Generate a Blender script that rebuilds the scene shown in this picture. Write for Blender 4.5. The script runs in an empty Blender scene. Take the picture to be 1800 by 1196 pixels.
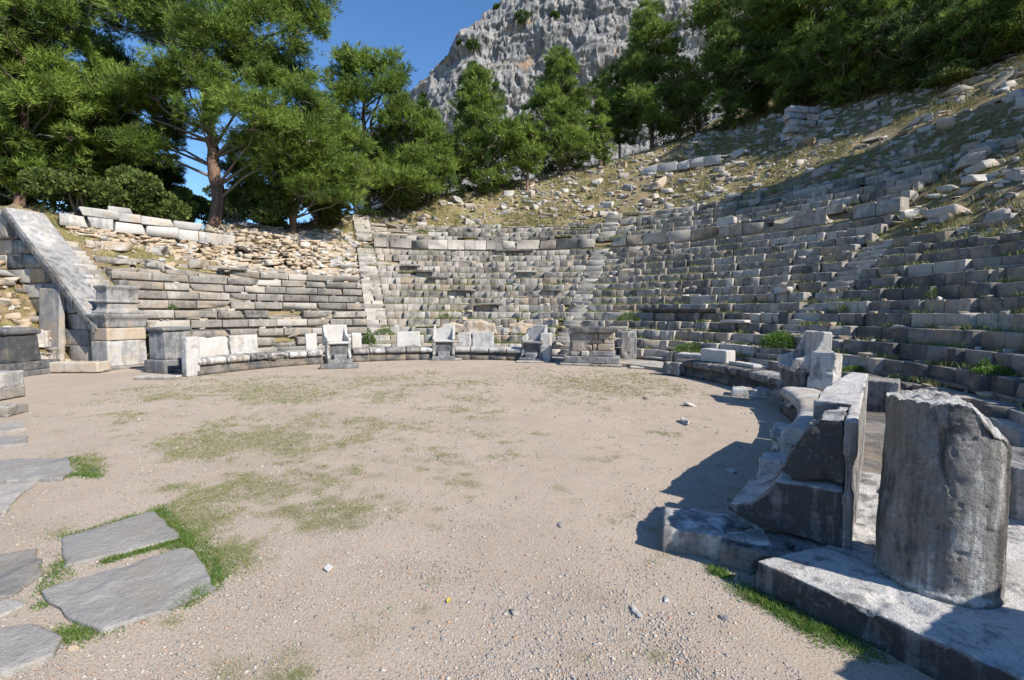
import bpy, bmesh, math, random
import numpy as np
from mathutils import Vector, Matrix
random.seed(7); RNG = np.random.default_rng(7)
R_ = math.radians
# ------------------------------------------------------------------ camera, sky, sun, exposure
sc = bpy.context.scene
CAM_H, PITCH, ROLL, FPX = 1.978, math.atan((598 - 549.6) / 820.0), 0.0047, 820.0
cd = bpy.data.cameras.new('camera'); cam = bpy.data.objects.new('camera', cd); sc.collection.objects.link(cam)
cd.sensor_width = 36; cd.lens = FPX / 1800 * 36; cd.clip_end = 3000; cd.clip_start = 0.05
cam.matrix_world = (Matrix.Translation((0, 0, CAM_H)) @ Matrix.Rotation(math.pi / 2 - PITCH, 4, 'X')
                    @ Matrix.Rotation(ROLL, 4, 'Z'))
sc.camera = cam
SUN = Vector((1.12, -0.79, 1.15)).normalized()
SUN_EL = math.asin(SUN.z); SUN_AZ = math.atan2(SUN.x, SUN.y)
w = bpy.data.worlds.new('World'); sc.world = w; w.use_nodes = True
nt = w.node_tree; bgn = nt.nodes['Background']
sky = nt.nodes.new('ShaderNodeTexSky'); sky.sky_type = 'NISHITA'; sky.sun_disc = False
sky.sun_elevation = SUN_EL; sky.sun_rotation = SUN_AZ; sky.altitude = 900
sky.air_density = 1.0; sky.dust_density = 0.0; sky.ozone_density = 5.0
hs_ = nt.nodes.new('ShaderNodeHueSaturation'); hs_.inputs['Saturation'].default_value = 1.10; nt.links.new(sky.outputs[0], hs_.inputs['Color']); nt.links.new(hs_.outputs[0], bgn.inputs[0]); bgn.inputs[1].default_value = 0.125
sl = bpy.data.lights.new('sun', 'SUN'); so = bpy.data.objects.new('sun', sl); sc.collection.objects.link(so)
sl.energy = 4.6; sl.angle = R_(0.5); sl.color = (1.0, 0.93, 0.83)
so.rotation_euler = SUN.to_track_quat('Z', 'Y').to_euler()
sc.view_settings.view_transform = 'Standard'; sc.view_settings.look = 'None'
sc.view_settings.exposure = 0.75; sc.view_settings.gamma = 1
sc.cycles.max_bounces = 5; sc.cycles.diffuse_bounces = 3; sc.cycles.transparent_max_bounces = 4

# ------------------------------------------------------------------ numpy helpers
def _hash(ix, iy, iz, seed):
    h = (ix * 374761393 + iy * 668265263 + iz * 2147483647 + seed * 974634777) & 0xFFFFFFFF
    h = ((h ^ (h >> 13)) * 1274126177) & 0xFFFFFFFF
    h = ((h ^ (h >> 15)) * 2246822519) & 0xFFFFFFFF
    return ((h ^ (h >> 16)) & 0xFFFFFF) / float(0xFFFFFF) * 2 - 1
def vnoise(P, seed=0):
    P = np.asarray(P, float)
    i = np.floor(P).astype(np.int64); f = P - i; f = f * f * (3 - 2 * f)
    r = 0
    for dx in (0, 1):
        for dy in (0, 1):
            for dz in (0, 1):
                wgt = (f[:, 0] if dx else 1 - f[:, 0]) * (f[:, 1] if dy else 1 - f[:, 1]) * (f[:, 2] if dz else 1 - f[:, 2])
                r = r + wgt * _hash(i[:, 0] + dx, i[:, 1] + dy, i[:, 2] + dz, seed)
    return r
def fbm(P, octaves=4, seed=0, gain=0.5):
    P = np.asarray(P, float); a, s, t = 1.0, 0.0, 0.0
    for o in range(octaves):
        s = s + a * vnoise(P * (2.03 ** o) + 17.3 * o, seed + o); t += a; a *= gain
    return s / t
def fbm2(x, y, scale=1.0, octaves=4, seed=0):
    return fbm(np.stack([x * scale, y * scale, np.full_like(x, 3.7)], 1), octaves, seed)
def nrm(v): return v / np.maximum(np.linalg.norm(v, axis=-1, keepdims=True), 1e-9)

def ray(px, py):
    a, b = px - 900.0, py - 598.0; c, s = math.cos(ROLL), math.sin(ROLL)
    u = a * c + b * s; v = -a * s + b * c
    return np.array([u / FPX, math.cos(PITCH) - v / FPX * math.sin(PITCH), -math.sin(PITCH) - v / FPX * math.cos(PITCH)])
def G(px, py, z=0.0):
    d = ray(px, py); t = (z - CAM_H) / d[2]; return np.array([d[0] * t, d[1] * t, z])
def atY(px, py, Y):
    d = ray(px, py); return np.array([d[0] * Y / d[1], Y, CAM_H + d[2] * Y / d[1]])
def project(P):
    P = np.asarray(P, float); X, Y, Z = P[:, 0], P[:, 1], P[:, 2] - CAM_H
    fw = Y * math.cos(PITCH) - Z * math.sin(PITCH); up = Y * math.sin(PITCH) + Z * math.cos(PITCH)
    fs = np.where(fw > 0.05, fw, 0.05); u = FPX * X / fs; v = -FPX * up / fs; c, s = math.cos(ROLL), math.sin(ROLL)
    return 900 + u * c - v * s, 598 + u * s + v * c, fw

CX, CY = -2.0, 11.3
def pol(th, r, z=0.0):
    t = R_(th); return np.array([CX + r * math.sin(t), CY + r * math.cos(t), z])
def er(th): t = R_(th); return np.array([math.sin(t), math.cos(t), 0.0])
def et(th): t = R_(th); return np.array([math.cos(t), -math.sin(t), 0.0])
UP = np.array([0, 0, 1.0])

# ------------------------------------------------------------------ objects
def link(o): sc.collection.objects.link(o); return o
def tag(o, label=None, cat=None, group=None, kind=None):
    if label: o['label'] = label
    if cat: o['category'] = cat
    if group: o['group'] = group
    if kind or cat: o['kind'] = kind or 'thing'
    return o
def empty(name, loc, label, cat, group=None):
    o = bpy.data.objects.new(name, None); o.location = tuple(float(v) for v in loc); o.empty_display_size = 0.2
    link(o); return tag(o, label, cat, group)
def raw_mesh(name, V, polys, mat=None, smooth=False, attrs=None):
    """polys: list of int arrays (n,k)."""
    me = bpy.data.meshes.new(name); V = np.asarray(V, np.float32)
    me.vertices.add(len(V)); me.vertices.foreach_set('co', V.ravel())
    polys = [np.asarray(p, np.int32) for p in polys if len(p)]
    loops = np.concatenate([p.ravel() for p in polys]) if polys else np.zeros(0, np.int32)
    sizes = np.concatenate([np.full(len(p), p.shape[1], np.int32) for p in polys]) if polys else np.zeros(0, np.int32)
    starts = np.concatenate([[0], np.cumsum(sizes)[:-1]]).astype(np.int32) if len(sizes) else sizes
    me.loops.add(len(loops)); me.loops.foreach_set('vertex_index', loops)
    me.polygons.add(len(sizes)); me.polygons.foreach_set('loop_start', starts)
    try: me.polygons.foreach_set('loop_total', sizes)
    except Exception: pass
    if smooth: me.polygons.foreach_set('use_smooth', np.ones(len(sizes), bool))
    me.update(calc_edges=True)
    if attrs:
        for k, a in attrs.items():
            at = me.attributes.new(k, 'FLOAT', 'POINT'); at.data.foreach_set('value', np.asarray(a, np.float32))
    if mat: me.materials.append(mat)
    me.validate()
    return me
def place(name, me, parent=None, loc=(0, 0, 0)):
    o = bpy.data.objects.new(name, me); link(o)
    if parent is not None: o.parent = parent
    else: o.location = tuple(float(v) for v in loc)
    return o

class MB:
    def __init__(s): s.V = []; s.P = {}; s.T = []; s.W = []; s.n = 0
    def add(s, V, faces, tone=0.5, warm=0.0):
        V = np.asarray(V, float); s.V.append(V)
        if isinstance(faces, np.ndarray): faces = [faces]
        for f in faces:
            f = np.asarray(f)
            if f.ndim == 1: f = f[None]
            s.P.setdefault(f.shape[1], []).append(f + s.n)
        s.T.append(np.full(len(V), tone) if np.isscalar(tone) else tone)
        s.W.append(np.full(len(V), warm) if np.isscalar(warm) else warm); s.n += len(V)
    def mesh(s, name, mat, origin=(0, 0, 0), smooth=False):
        V = np.concatenate(s.V) - np.asarray(origin, float)
        return raw_mesh(name, V, [np.concatenate(p) for p in s.P.values()], mat, smooth,
                        {'tone': np.concatenate(s.T), 'warm': np.concatenate(s.W)})
    def build(s, name, mat, origin=(0, 0, 0), parent=None, smooth=False):
        if not s.n: return None
        return place(name, s.mesh(name, mat, origin, smooth), parent, origin)

def _box_template():
    idx = {}; V = []; L = [-1, -0.5, 0.5, 1]     # codes: -1 outer, -.5 inner
    for i in range(4):
        for j in range(4):
            for k in range(4):
                if 0 in (i, j, k) or 3 in (i, j, k): idx[(i, j, k)] = len(V); V.append((i, j, k))
    F = []
    for a in range(3):
        for side in (0, 3):
            for p in range(3):
                for q in range(3):
                    c = []
                    for (dp, dq) in ((0, 0), (1, 0), (1, 1), (0, 1)):
                        t = [0, 0, 0]; t[a] = side; t[(a + 1) % 3] = p + dp; t[(a + 2) % 3] = q + dq
                        c.append(idx[tuple(t)])
                    F.append(c if side == 3 else c[::-1])
    return np.array(V), np.array(F)
BT_V, BT_F = _box_template()
BT_S = np.where(BT_V < 2, -1.0, 1.0); BT_E = ((BT_V == 0) | (BT_V == 3))
BT_PULL = np.where(BT_E.sum(1) == 1, 0.0, np.where(BT_E.sum(1) == 2, 0.30, 0.45))
def block(mb, c, ax, size, bevel=0.02, jit=0.006, tone=0.5, warm=0.0, chip=0.25, rng=RNG):
    """chipped stone block: c centre, ax rows = 3 unit axes, size = full lengths"""
    h = np.asarray(size, float) / 2; b = np.minimum(bevel, h * 0.45)
    inner = h - b
    P = BT_S * np.where(BT_E, h - BT_PULL[:, None] * b, inner)
    P = P + rng.normal(0, jit, P.shape)
    if chip > 0:
        for _ in range(3):
            if rng.random() < chip:
                cs = np.sign(rng.normal(size=3)) * h; d = np.linalg.norm((P - cs) / (h + 0.02), axis=1)
                k = rng.uniform(0.15, 0.5); P = np.where((d < 0.95)[:, None], P * (1 - k * (0.95 - d)[:, None] * 0.9), P)
    mb.add(np.asarray(c) + P @ np.asarray(ax), BT_F, tone, warm)
def rock(mb, c, size, rot=0.0, tilt=0.0, tone=0.5, warm=0.0, rough=0.22, rng=RNG):
    h = np.asarray(size, float) / 2
    P = BT_S * np.where(BT_E, 1.0, 0.72)
    P = P * (1 - 0.07 * (BT_E.sum(1) - 1))[:, None]
    for _ in range(3):          # broken-off corners and faces
        nn = rng.normal(size=3); nn /= np.linalg.norm(nn); dd = P @ nn; lim = rng.uniform(.62, .95); P = P - np.maximum(dd - lim, 0)[:, None] * nn
    sh = np.eye(3) + rng.normal(0, 0.20, (3, 3)); P = P @ sh
    P = (P + rng.normal(0, rough * 0.28, P.shape)) * h
    ca, sa = math.cos(rot), math.sin(rot); ct, st = math.cos(tilt), math.sin(tilt)
    A = np.array([[ca, sa, 0], [-sa, ca, 0], [0, 0, 1]]); B = np.array([[1, 0, 0], [0, ct, st], [0, -st, ct]])
    mb.add(np.asarray(c) + P @ B @ A, BT_F, tone, warm)
def frame_block(mb, c, d, size, **k):   # d = horizontal direction of the long side
    d = nrm(np.array([d[0], d[1], 0.0])); n = np.array([-d[1], d[0], 0])
    block(mb, c, np.array([d, n, UP]), size, **k)

def sweep(prof, frames, close=True):
    """prof Nx2 (s,z); frames list of (origin3, out3, up3)"""
    prof = np.asarray(prof, float); N = len(prof)
    V = np.concatenate([o + prof[:, :1] * ou + prof[:, 1:] * u for (o, ou, u) in frames])
    F = []
    for i in range(len(frames) - 1):
        a = i * N + np.arange(N); b = i * N + (np.arange(N) + 1) % N
        F.append(np.stack([a, b, b + N, a + N], 1))
    caps = [np.arange(N)[::-1], (len(frames) - 1) * N + np.arange(N)]
    return V, [np.concatenate(F), caps[0], caps[1]]
def prism(poly, O, U, V_, W, w0, w1):
    poly = np.asarray(poly, float); O = np.asarray(O, float)
    b = O + poly[:, :1] * U + poly[:, 1:] * V_
    n = len(poly); V = np.concatenate([b + W * w0, b + W * w1]); i = np.arange(n); j = (i + 1) % n
    return V, [np.stack([i, j, j + n, i + n], 1), i[::-1], i + n]

def worn(name, shapes, mat, parent=None, origin=(0, 0, 0), voxel=0.02, amp=0.01, scale=3.0, chip=0.0, seed=1,
         tone=0.5, warm=0.0, fn=None, side=0.0):
    """join shapes [(V,faces)], voxel-remesh and weather the surface; returns the object"""
    mb = MB()
    for V, F in shapes: mb.add(V, F)
    me = raw_mesh(name, np.concatenate(mb.V), [np.concatenate(p) for p in mb.P.values()])
    tmp = place(name, me); bm = bmesh.new(); bm.from_mesh(me); bmesh.ops.recalc_face_normals(bm, faces=bm.faces); bm.to_mesh(me); bm.free()
    m = tmp.modifiers.new('r', 'REMESH'); m.mode = 'VOXEL'; m.voxel_size = voxel; m.use_smooth_shade = True
    dg = bpy.context.evaluated_depsgraph_get(); ev = tmp.evaluated_get(dg)
    m2 = bpy.data.meshes.new_from_object(ev); bpy.data.objects.remove(tmp); bpy.data.meshes.remove(me)
    n = len(m2.vertices); P = np.empty(n * 3, np.float32); m2.vertices.foreach_get('co', P); P = P.reshape(-1, 3).astype(float)
    Nn = np.empty(n * 3, np.float32); m2.vertices.foreach_get('normal', Nn); Nn = Nn.reshape(-1, 3).astype(float)
    d = amp * fbm(P * scale, 5, seed, 0.6)
    if chip:
        q = fbm(P * scale * 0.9 + 31, 3, seed + 5); d = d - chip * np.clip(q - 0.18, 0, 0.3) * 3
    P = P + Nn * d[:, None]
    if fn: P = fn(P, Nn)
    P = P - np.asarray(origin, float)
    m2.vertices.foreach_set('co', P.astype(np.float32).ravel())
    for k, v in (('tone', tone), ('warm', warm)):
        at = m2.attributes.new(k, 'FLOAT', 'POINT'); at.data.foreach_set('value', (np.full(n, v) + (side * (1 - np.clip(Nn[:, 2], 0, 1)) if k == 'tone' else 0)).astype(np.float32))  # side paints shade into the tone of upright faces
    m2.polygons.foreach_set('use_smooth', np.ones(len(m2.polygons), bool)); m2.update()
    m2.materials.clear(); m2.materials.append(mat); m2.name = name
    return place(name, m2, parent, origin)
def worn_box(name, c, d, size, mat, **k):
    d = nrm(np.array([d[0], d[1], 0.0])); n = np.array([-d[1], d[0], 0]); sx, sy, sz = [v / 2 for v in size]
    return worn(name, [prism([(-sx, -sz), (sx, -sz), (sx, sz), (-sx, sz)], c, d, UP, n, -sy, sy)], mat, **k)

# ------------------------------------------------------------------ materials
class NT:
    def __init__(s, name):
        s.m = bpy.data.materials.new(name); s.m.use_nodes = True; s.t = s.m.node_tree; s.b = s.t.nodes['Principled BSDF']
        s.b.inputs['Roughness'].default_value = 0.9; s.b.inputs['Specular IOR Level'].default_value = 0.25
    def n(s, typ, **kw):
        x = s.t.nodes.new(typ)
        for k, v in kw.items(): setattr(x, k, v)
        return x
    def l(s, a, b): s.t.links.new(a, b)
    def pos(s): return s.n('ShaderNodeNewGeometry').outputs['Position']
    def noise(s, vec, scale, detail=5, rough=0.6, dist=0.0):
        x = s.n('ShaderNodeTexNoise'); x.inputs['Scale'].default_value = scale; x.inputs['Detail'].default_value = detail
        x.inputs['Roughness'].default_value = rough; x.inputs['Distortion'].default_value = dist
        s.l(vec, x.inputs['Vector']); return x.outputs['Fac']
    def scale(s, vec, sv, rot=(0, 0, 0)):
        x = s.n('ShaderNodeMapping'); x.inputs['Scale'].default_value = sv; x.inputs['Rotation'].default_value = rot
        s.l(vec, x.inputs['Vector']); return x.outputs[0]
    def ramp(s, f, a, b, lo=0.0, hi=1.0):
        x = s.n('ShaderNodeMapRange'); x.inputs['From Min'].default_value = a; x.inputs['From Max'].default_value = b
        x.inputs['To Min'].default_value = lo; x.inputs['To Max'].default_value = hi
        s.l(f, x.inputs['Value']); return x.outputs[0]
    def math(s, op, a, b=None, c=None):
        x = s.n('ShaderNodeMath'); x.operation = op
        for i, v in enumerate((a, b, c)):
            if v is None: continue
            if hasattr(v, 'links') or hasattr(v, 'is_linked'): s.l(v, x.inputs[i])
            else: x.inputs[i].default_value = v
        return x.outputs[0]
    def mix(s, f, a, b):
        x = s.n('ShaderNodeMix'); x.data_type = 'RGBA'
        for inp, v in ((x.inputs[0], f), (x.inputs[6], a), (x.inputs[7], b)):
            if hasattr(v, 'is_linked'): s.l(v, inp)
            elif isinstance(v, (tuple, list)): inp.default_value = (*v, 1)
            else: inp.default_value = v
        return x.outputs[2]
    def attr(s, name):
        x = s.n('ShaderNodeAttribute'); x.attribute_name = name; return x.outputs['Fac']
    def bump(s, h, strength, dist=0.02):
        x = s.n('ShaderNodeBump'); x.inputs['Strength'].default_value = strength; x.inputs['Distance'].default_value = dist
        s.l(h, x.inputs['Height']); s.l(x.outputs[0], s.b.inputs['Normal'])
    def col(s, c): s.l(c, s.b.inputs['Base Color'])

def stone_mat(name, pale=(.44, .44, .43), mid=(.25, .255, .26), dark=(.085, .088, .09), buff=(.42, .33, .23),
              stain=0.0, speck=0.5, streak=0.5, bump=0.6, bscale=1.0, side=0.0):
    N = NT(name); p = N.pos(); tone = N.attr('tone'); warm = N.attr('warm')
    big = N.noise(p, 1.1, 6, 0.65, 0.4); med = N.noise(p, 5.5, 6, 0.7, 0.3); fine = N.noise(p, 38, 4, 0.7)
    st = N.noise(N.scale(p, (7, 7, 0.7)), 1.0, 5, 0.65, 0.3)
    f = N.math('ADD', N.math('MULTIPLY', big, 1.1), N.math('MULTIPLY', med, 0.9))      # ~1.0 centre
    f = N.math('ADD', f, N.math('MULTIPLY', st, streak))
    f = N.math('ADD', f, N.math('MULTIPLY', tone, 1.15))                               # darker with tone
    f = N.math('ADD', f, stain - 0.5 * streak)
    if side:         # upright faces darkened, treads kept pale: riser shade painted into the colour
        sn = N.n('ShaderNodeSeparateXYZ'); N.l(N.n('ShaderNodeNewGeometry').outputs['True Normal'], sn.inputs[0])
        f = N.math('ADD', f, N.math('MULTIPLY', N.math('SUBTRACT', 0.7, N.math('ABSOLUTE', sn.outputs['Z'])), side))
    c = N.mix(N.ramp(f, 1.28, 1.50), pale, mid); c = N.mix(N.ramp(f, 1.60, 1.88), c, dark)
    wv = N.noise(N.scale(p, (1, 1, 1), (0.4, 0.2, 0)), 2.3, 4, 0.6)
    wf = N.math('MULTIPLY', N.ramp(N.math('ADD', wv, N.math('MULTIPLY', warm, 0.5)), 0.55, 0.85), 0.85)
    c = N.mix(wf, c, buff)
    sp = N.math('MULTIPLY', N.ramp(N.noise(p, 30, 6, .8, .4), .55, .62), N.ramp(N.noise(p, 2.7, 4, .65), 0.48, 0.60))
    c = N.mix(N.math('MULTIPLY', sp, speck), c, (.50, .50, .49))
    dk = N.math('MULTIPLY', N.ramp(fine, 0.54, 0.66), 0.5); c = N.mix(dk, c, tuple(v * 0.9 for v in dark))
    N.col(c)
    hgt = N.math('ADD', N.math('MULTIPLY', N.noise(p, 14 * bscale, 6, 0.7), 1.0), N.math('MULTIPLY', N.noise(p, 70 * bscale, 3, 0.7), 0.35))
    N.bump(hgt, bump, 0.03); N.b.inputs['Roughness'].default_value = 0.85
    return N.m
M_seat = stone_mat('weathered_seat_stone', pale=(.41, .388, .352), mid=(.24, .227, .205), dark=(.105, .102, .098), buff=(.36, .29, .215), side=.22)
M_pale = stone_mat('pale_marble', pale=(.45, .445, .43), mid=(.28, .278, .276), dark=(.12, .125, .13), stain=0.07, streak=0.9)
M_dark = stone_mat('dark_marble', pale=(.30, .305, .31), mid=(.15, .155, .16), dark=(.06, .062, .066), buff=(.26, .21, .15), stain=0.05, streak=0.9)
M_rub = stone_mat('rubble_stone', pale=(.47, .46, .44), mid=(.29, .285, .27), dark=(.11, .108, .10), buff=(.42, .32, .21), streak=0.1)
M_wall = stone_mat('ashlar_stone', pale=(.45, .42, .37), mid=(.24, .235, .225), dark=(.075, .075, .075), buff=(.42, .33, .23), streak=0.9)
M_near = stone_mat('foreground_marble', pale=(.50, .49, .475), mid=(.22, .217, .213), dark=(.055, .055, .056), buff=(.24, .19, .14), streak=1.4, speck=.3, bump=0.8, bscale=1.6)
M_drum = stone_mat('drum_marble', pale=(.46, .455, .44), mid=(.22, .212, .20), dark=(.075, .072, .068), buff=(.20, .165, .13), streak=2.4, speck=.35, bump=0.9, bscale=1.6)
M_slab = stone_mat('paving_schist', pale=(.39, .37, .345), mid=(.29, .28, .265), dark=(.19, .182, .172), buff=(.27, .23, .18), streak=0.0, speck=0.15, bump=0.9, bscale=1.2)

def soil_mat():
    N = NT('gravelly_soil'); p = N.pos()
    big = N.noise(p, 0.45, 7, 0.68); med = N.noise(p, 3, 6, 0.7); fin = N.noise(p, 60, 4, 0.75); f2 = N.noise(p, 190, 2, 0.6)
    c = N.mix(N.ramp(big, 0.40, 0.60), (.435, .355, .28), (.365, .295, .23)); c = N.mix(N.ramp(med, .4, .7, 0, .5), c, (.47, .405, .34))
    c = N.mix(N.ramp(fin, 0.35, 0.56, 0.65, 0), c, (.19, .155, .12)); c = N.mix(N.ramp(f2, 0.58, 0.72, 0, .6), c, (.60, .56, .50))
    vo = N.n('ShaderNodeTexVoronoi'); vo.inputs['Scale'].default_value = 42; N.l(p, vo.inputs['Vector'])
    pm = N.math('MULTIPLY', N.ramp(vo.outputs['Distance'], .34, .24), N.ramp(N.noise(p, 1.6, 3, .6), .42, .62))
    hs = N.n('ShaderNodeSeparateColor'); N.l(vo.outputs['Color'], hs.inputs[0])
    pc = N.mix(hs.outputs[0], (.26, .27, .28), (.58, .52, .45)); pc = N.mix(N.ramp(hs.outputs[1], .85, .9), pc, (.45, .22, .13))
    c = N.mix(N.math('MULTIPLY', pm, 0.8), c, pc)
    N.col(c); h = N.math('ADD', fin, N.math('MULTIPLY', pm, 0.8)); h = N.math('ADD', h, N.math('MULTIPLY', f2, .3)); N.bump(h, 0.75, 0.012)
    N.b.inputs['Roughness'].default_value = 0.95
    return N.m
M_soil = soil_mat()
def hill_mat():
    N = NT('hillside_earth'); p = N.pos()
    big = N.noise(p, 0.55, 6, 0.7); med = N.noise(p, 2.6, 6, 0.7); fin = N.noise(p, 22, 5, 0.75)
    c = N.mix(N.ramp(big, .42, .56), (.30, .22, .14), (.21, .20, .085)); c = N.mix(N.ramp(med, .47, .60), c, (.36, .30, .14))
    c = N.mix(N.ramp(N.noise(p, 1.9, 6, .75), .54, .62, 0, .7), c, (.10, .135, .04))
    c = N.mix(N.ramp(fin, .35, .6, .7, 0), c, (.10, .075, .045)); N.col(c); N.bump(fin, 0.9, 0.06)
    return N.m
M_hill = hill_mat()
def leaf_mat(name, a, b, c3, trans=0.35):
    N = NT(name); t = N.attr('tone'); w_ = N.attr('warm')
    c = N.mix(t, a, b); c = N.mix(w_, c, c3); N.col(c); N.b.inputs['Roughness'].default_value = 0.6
    N.b.inputs['Specular IOR Level'].default_value = 0.3
    tr = N.n('ShaderNodeBsdfTranslucent'); N.l(c, tr.inputs[0]); mx = N.n('ShaderNodeMixShader'); mx.inputs[0].default_value = trans
    out = N.t.nodes['Material Output']; N.l(N.b.outputs[0], mx.inputs[1]); N.l(tr.outputs[0], mx.inputs[2]); N.l(mx.outputs[0], out.inputs[0])
    return N.m
M_pine = leaf_mat('pine_needles', (.055, .105, .02), (.235, .335, .06), (.17, .12, .05), .32)
M_pine2 = leaf_mat('pine_needles_dark', (.04, .08, .018), (.15, .225, .045), (.15, .11, .05), .30)
M_oak = leaf_mat('oak_leaves', (.10, .13, .03), (.20, .22, .07), (.22, .20, .09), .35)
M_weed = leaf_mat('weed_leaves', (.06, .13, .02), (.13, .24, .04), (.25, .25, .08), .35)
M_grass = leaf_mat('grass_blades', (.12, .17, .05), (.25, .29, .10), (.36, .30, .14), .25)
M_dry = leaf_mat('dry_grass', (.13, .17, .05), (.30, .27, .11), (.36, .26, .12), .25)
def bark_mat():
    N = NT('pine_bark'); p = N.pos(); s = N.noise(N.scale(p, (9, 9, 1.6)), 1, 6, .7, .6); f = N.noise(p, 30, 4, .7)
    c = N.mix(N.ramp(s, .38, .6), (.07, .045, .035), (.27, .17, .12)); c = N.mix(N.ramp(f, .5, .7, 0, .5), c, (.30, .25, .21)); N.col(c)
    N.bump(s, 1.0, 0.06); return N.m
M_bark = bark_mat()
def twig_mat():
    N = NT('dead_branch'); N.b.inputs['Base Color'].default_value = (.20, .17, .14, 1); return N.m
M_twig = twig_mat()
def cliff_mat():
    N = NT('limestone_cliff'); p = N.pos()
    v = N.noise(N.scale(p, (1.0, 1.0, .45)), .22, 8, .72, .5); b = N.noise(p, .035, 5, .6); g = N.noise(p, .06, 5, .7)
    v2 = N.noise(N.scale(p, (1.0, 1.0, .22)), .9, 7, .75, .4)
    c = N.mix(N.ramp(v, .42, .56), (.17, .17, .172), (.335, .325, .31)); c = N.mix(N.ramp(v2, .52, .62, 0, .7), c, (.11, .11, .115)); c = N.mix(N.ramp(v2, .46, .38, 0, .6), c, (.38, .37, .355)); c = N.mix(N.ramp(N.noise(p, .12, 4, .7), .60, .70, 0, .8), c, (.42, .26, .16))
    c = N.mix(N.ramp(g, .60, .68, 0, .6), c, (.22, .20, .10)); N.col(c)
    h = N.math('ADD', v, N.math('MULTIPLY', N.noise(N.scale(p, (1, 1, .5)), .9, 6, .75), .5)); N.bump(h, 1.0, 1.4); return N.m
M_cliff = cliff_mat()
def peb_mat():
    N = NT('pebble'); t = N.attr('tone'); w_ = N.attr('warm')
    c = N.mix(t, (.20, .198, .195), (.45, .41, .36)); c = N.mix(w_, c, (.42, .25, .16)); N.col(c); return N.m
M_peb = peb_mat()

# ------------------------------------------------------------------ terrain
def rowRZ(n):       # seat row n: radius of its front edge, height of its top
    if n <= 10: return 12.4 + .5 * n, 2.0 + .37 * n
    if n == 11: return 17.9, 6.42
    return 18.75 + .5 * (n - 12), 6.78 + .37 * (n - 12)
CAPX = [-180, -110, -75, -46, -42, -35, -30, -20, -5, 15, 31, 60, 90, 150, 180]
CAPZ = [2.0, 3.5, 6.0, 6.1, 6.5, 7.1, 7.6, 9.0, 11.4, 13.7, 15.8, 15.5, 15.0, 12, 6]
def smooth(x, a, b): t = np.clip((x - a) / (b - a), 0, 1); return t * t * (3 - 2 * t)
def terrain(x, y, noise=True):
    x = np.asarray(x, float); y = np.asarray(y, float)
    dx, dy = x - CX, y - CY; R = np.hypot(dx, dy); th = np.degrees(np.arctan2(dx, dy))
    cap = np.interp(th, CAPX, CAPZ)
    cone = 1.88 + .74 * (R - 12.9)
    Rc = 12.9 + (cap - 1.88) / .74
    rise = np.interp(th, [-70, -25, 0, 20, 45], [-.02, 0.02, .18, .32, .62])
    up = np.where(R < Rc, cone, cap + rise * np.minimum(R - Rc, 25) - .25 * np.clip(R - Rc - 25, 0, 60) * (th < 5) + .30 * np.clip(R - Rc - 25, 0, 80) * (th >= 5))
    up = np.maximum(up, 0)
    perp = R * np.sin(np.radians(np.clip(th + 70.3, -90, 90)))          # metres to the seat side of the left wall's line
    off_ = 1.35 * (1 - smooth(R, 13.2, 13.8)) * (th < 0)
    inside = smooth(perp, .35 + off_, .65 + off_) * (1 - smooth(th, 150, 152))
    out = np.where(th < -60, np.clip(.95 * (R - 13.9), 0, 3.6) * (1 - .8 * smooth(-perp, .3, 5.5)), 0)
    z = up * inside + out * (1 - inside)
    far = np.hypot(x, y)
    if noise:
        rz = ruin(th, R)
        nz = fbm2(x.ravel(), y.ravel(), .5, 4, 3).reshape(x.shape) * .30 + fbm2(x.ravel(), y.ravel(), 2.2, 3, 9).reshape(x.shape) * .10
        z = z + nz * rz * (R > 10.5) + .012 * fbm2(x.ravel(), y.ravel(), .8, 3, 5).reshape(x.shape) * (z < .05)
    return z
def top_row(th):    # highest preserved row at this angle (first bank)
    return np.interp(th, [-70, -50, -24, -21, 68, 72, 80, 95, 116, 150], [5, 5, 6, 11, 11, 8.6, 6.2, 5.5, 5, 4])
def upper_rows(th):  # highest preserved row of the second bank
    return np.interp(th, [-22, -12, 5, 20, 30, 45, 60, 69], [12.6, 14.5, 15.6, 15.6, 16.6, 17.4, 17.2, 15.5])
def ruin(th, R):
    n = (R - 12.4) / .5; t = top_row(th)
    r = smooth(n, t - .2, t + .8)
    u = np.where((th > -21) & (th < 69) & (n < upper_rows(th) + 1), 0.0, 1.0)
    return np.where(n > t, r * np.where(n > 10.5, u, 1), 0.0)

def ground_sheet():
    # polar rings about the orchestra centre, fine in the theatre and coarse towards the horizon
    rad = np.concatenate([np.arange(0, 9.6, .6), np.arange(9.6, 36, .22), np.arange(36, 70, 1.0), [75, 85, 100, 130, 170, 230, 320, 450, 700, 1100]])
    ang = np.concatenate([np.arange(-180, -76, 2.0), np.arange(-76, 154, .5), np.arange(154, 180, 2.0)]); na = len(ang)
    A, Rr = np.meshgrid(np.radians(ang), rad); X = CX + Rr * np.sin(A); Y = CY + Rr * np.cos(A)
    Z = terrain(X, Y)
    V = np.stack([X.ravel(), Y.ravel(), Z.ravel()], 1); i, j = np.meshgrid(np.arange(len(rad) - 1), np.arange(na), indexing='ij')
    a = i * na + j; b = i * na + (j + 1) % na; F = np.stack([a, b, b + na, a + na], -1)
    fR = (rad[:-1] + rad[1:]) / 2
    hillsel = (Z[:-1] > .12) | (fR[:, None] > 24)
    h = MB(); me = raw_mesh('ground', V, [F[~hillsel].reshape(-1, 4)[:, ::-1]], M_soil, True)
    tag(place('ground', me), kind='structure')
    me = raw_mesh('hillside', V, [F[hillsel].reshape(-1, 4)[:, ::-1]], M_hill, True)
    tag(place('hillside', me), kind='structure')
ground_sheet()

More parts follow.
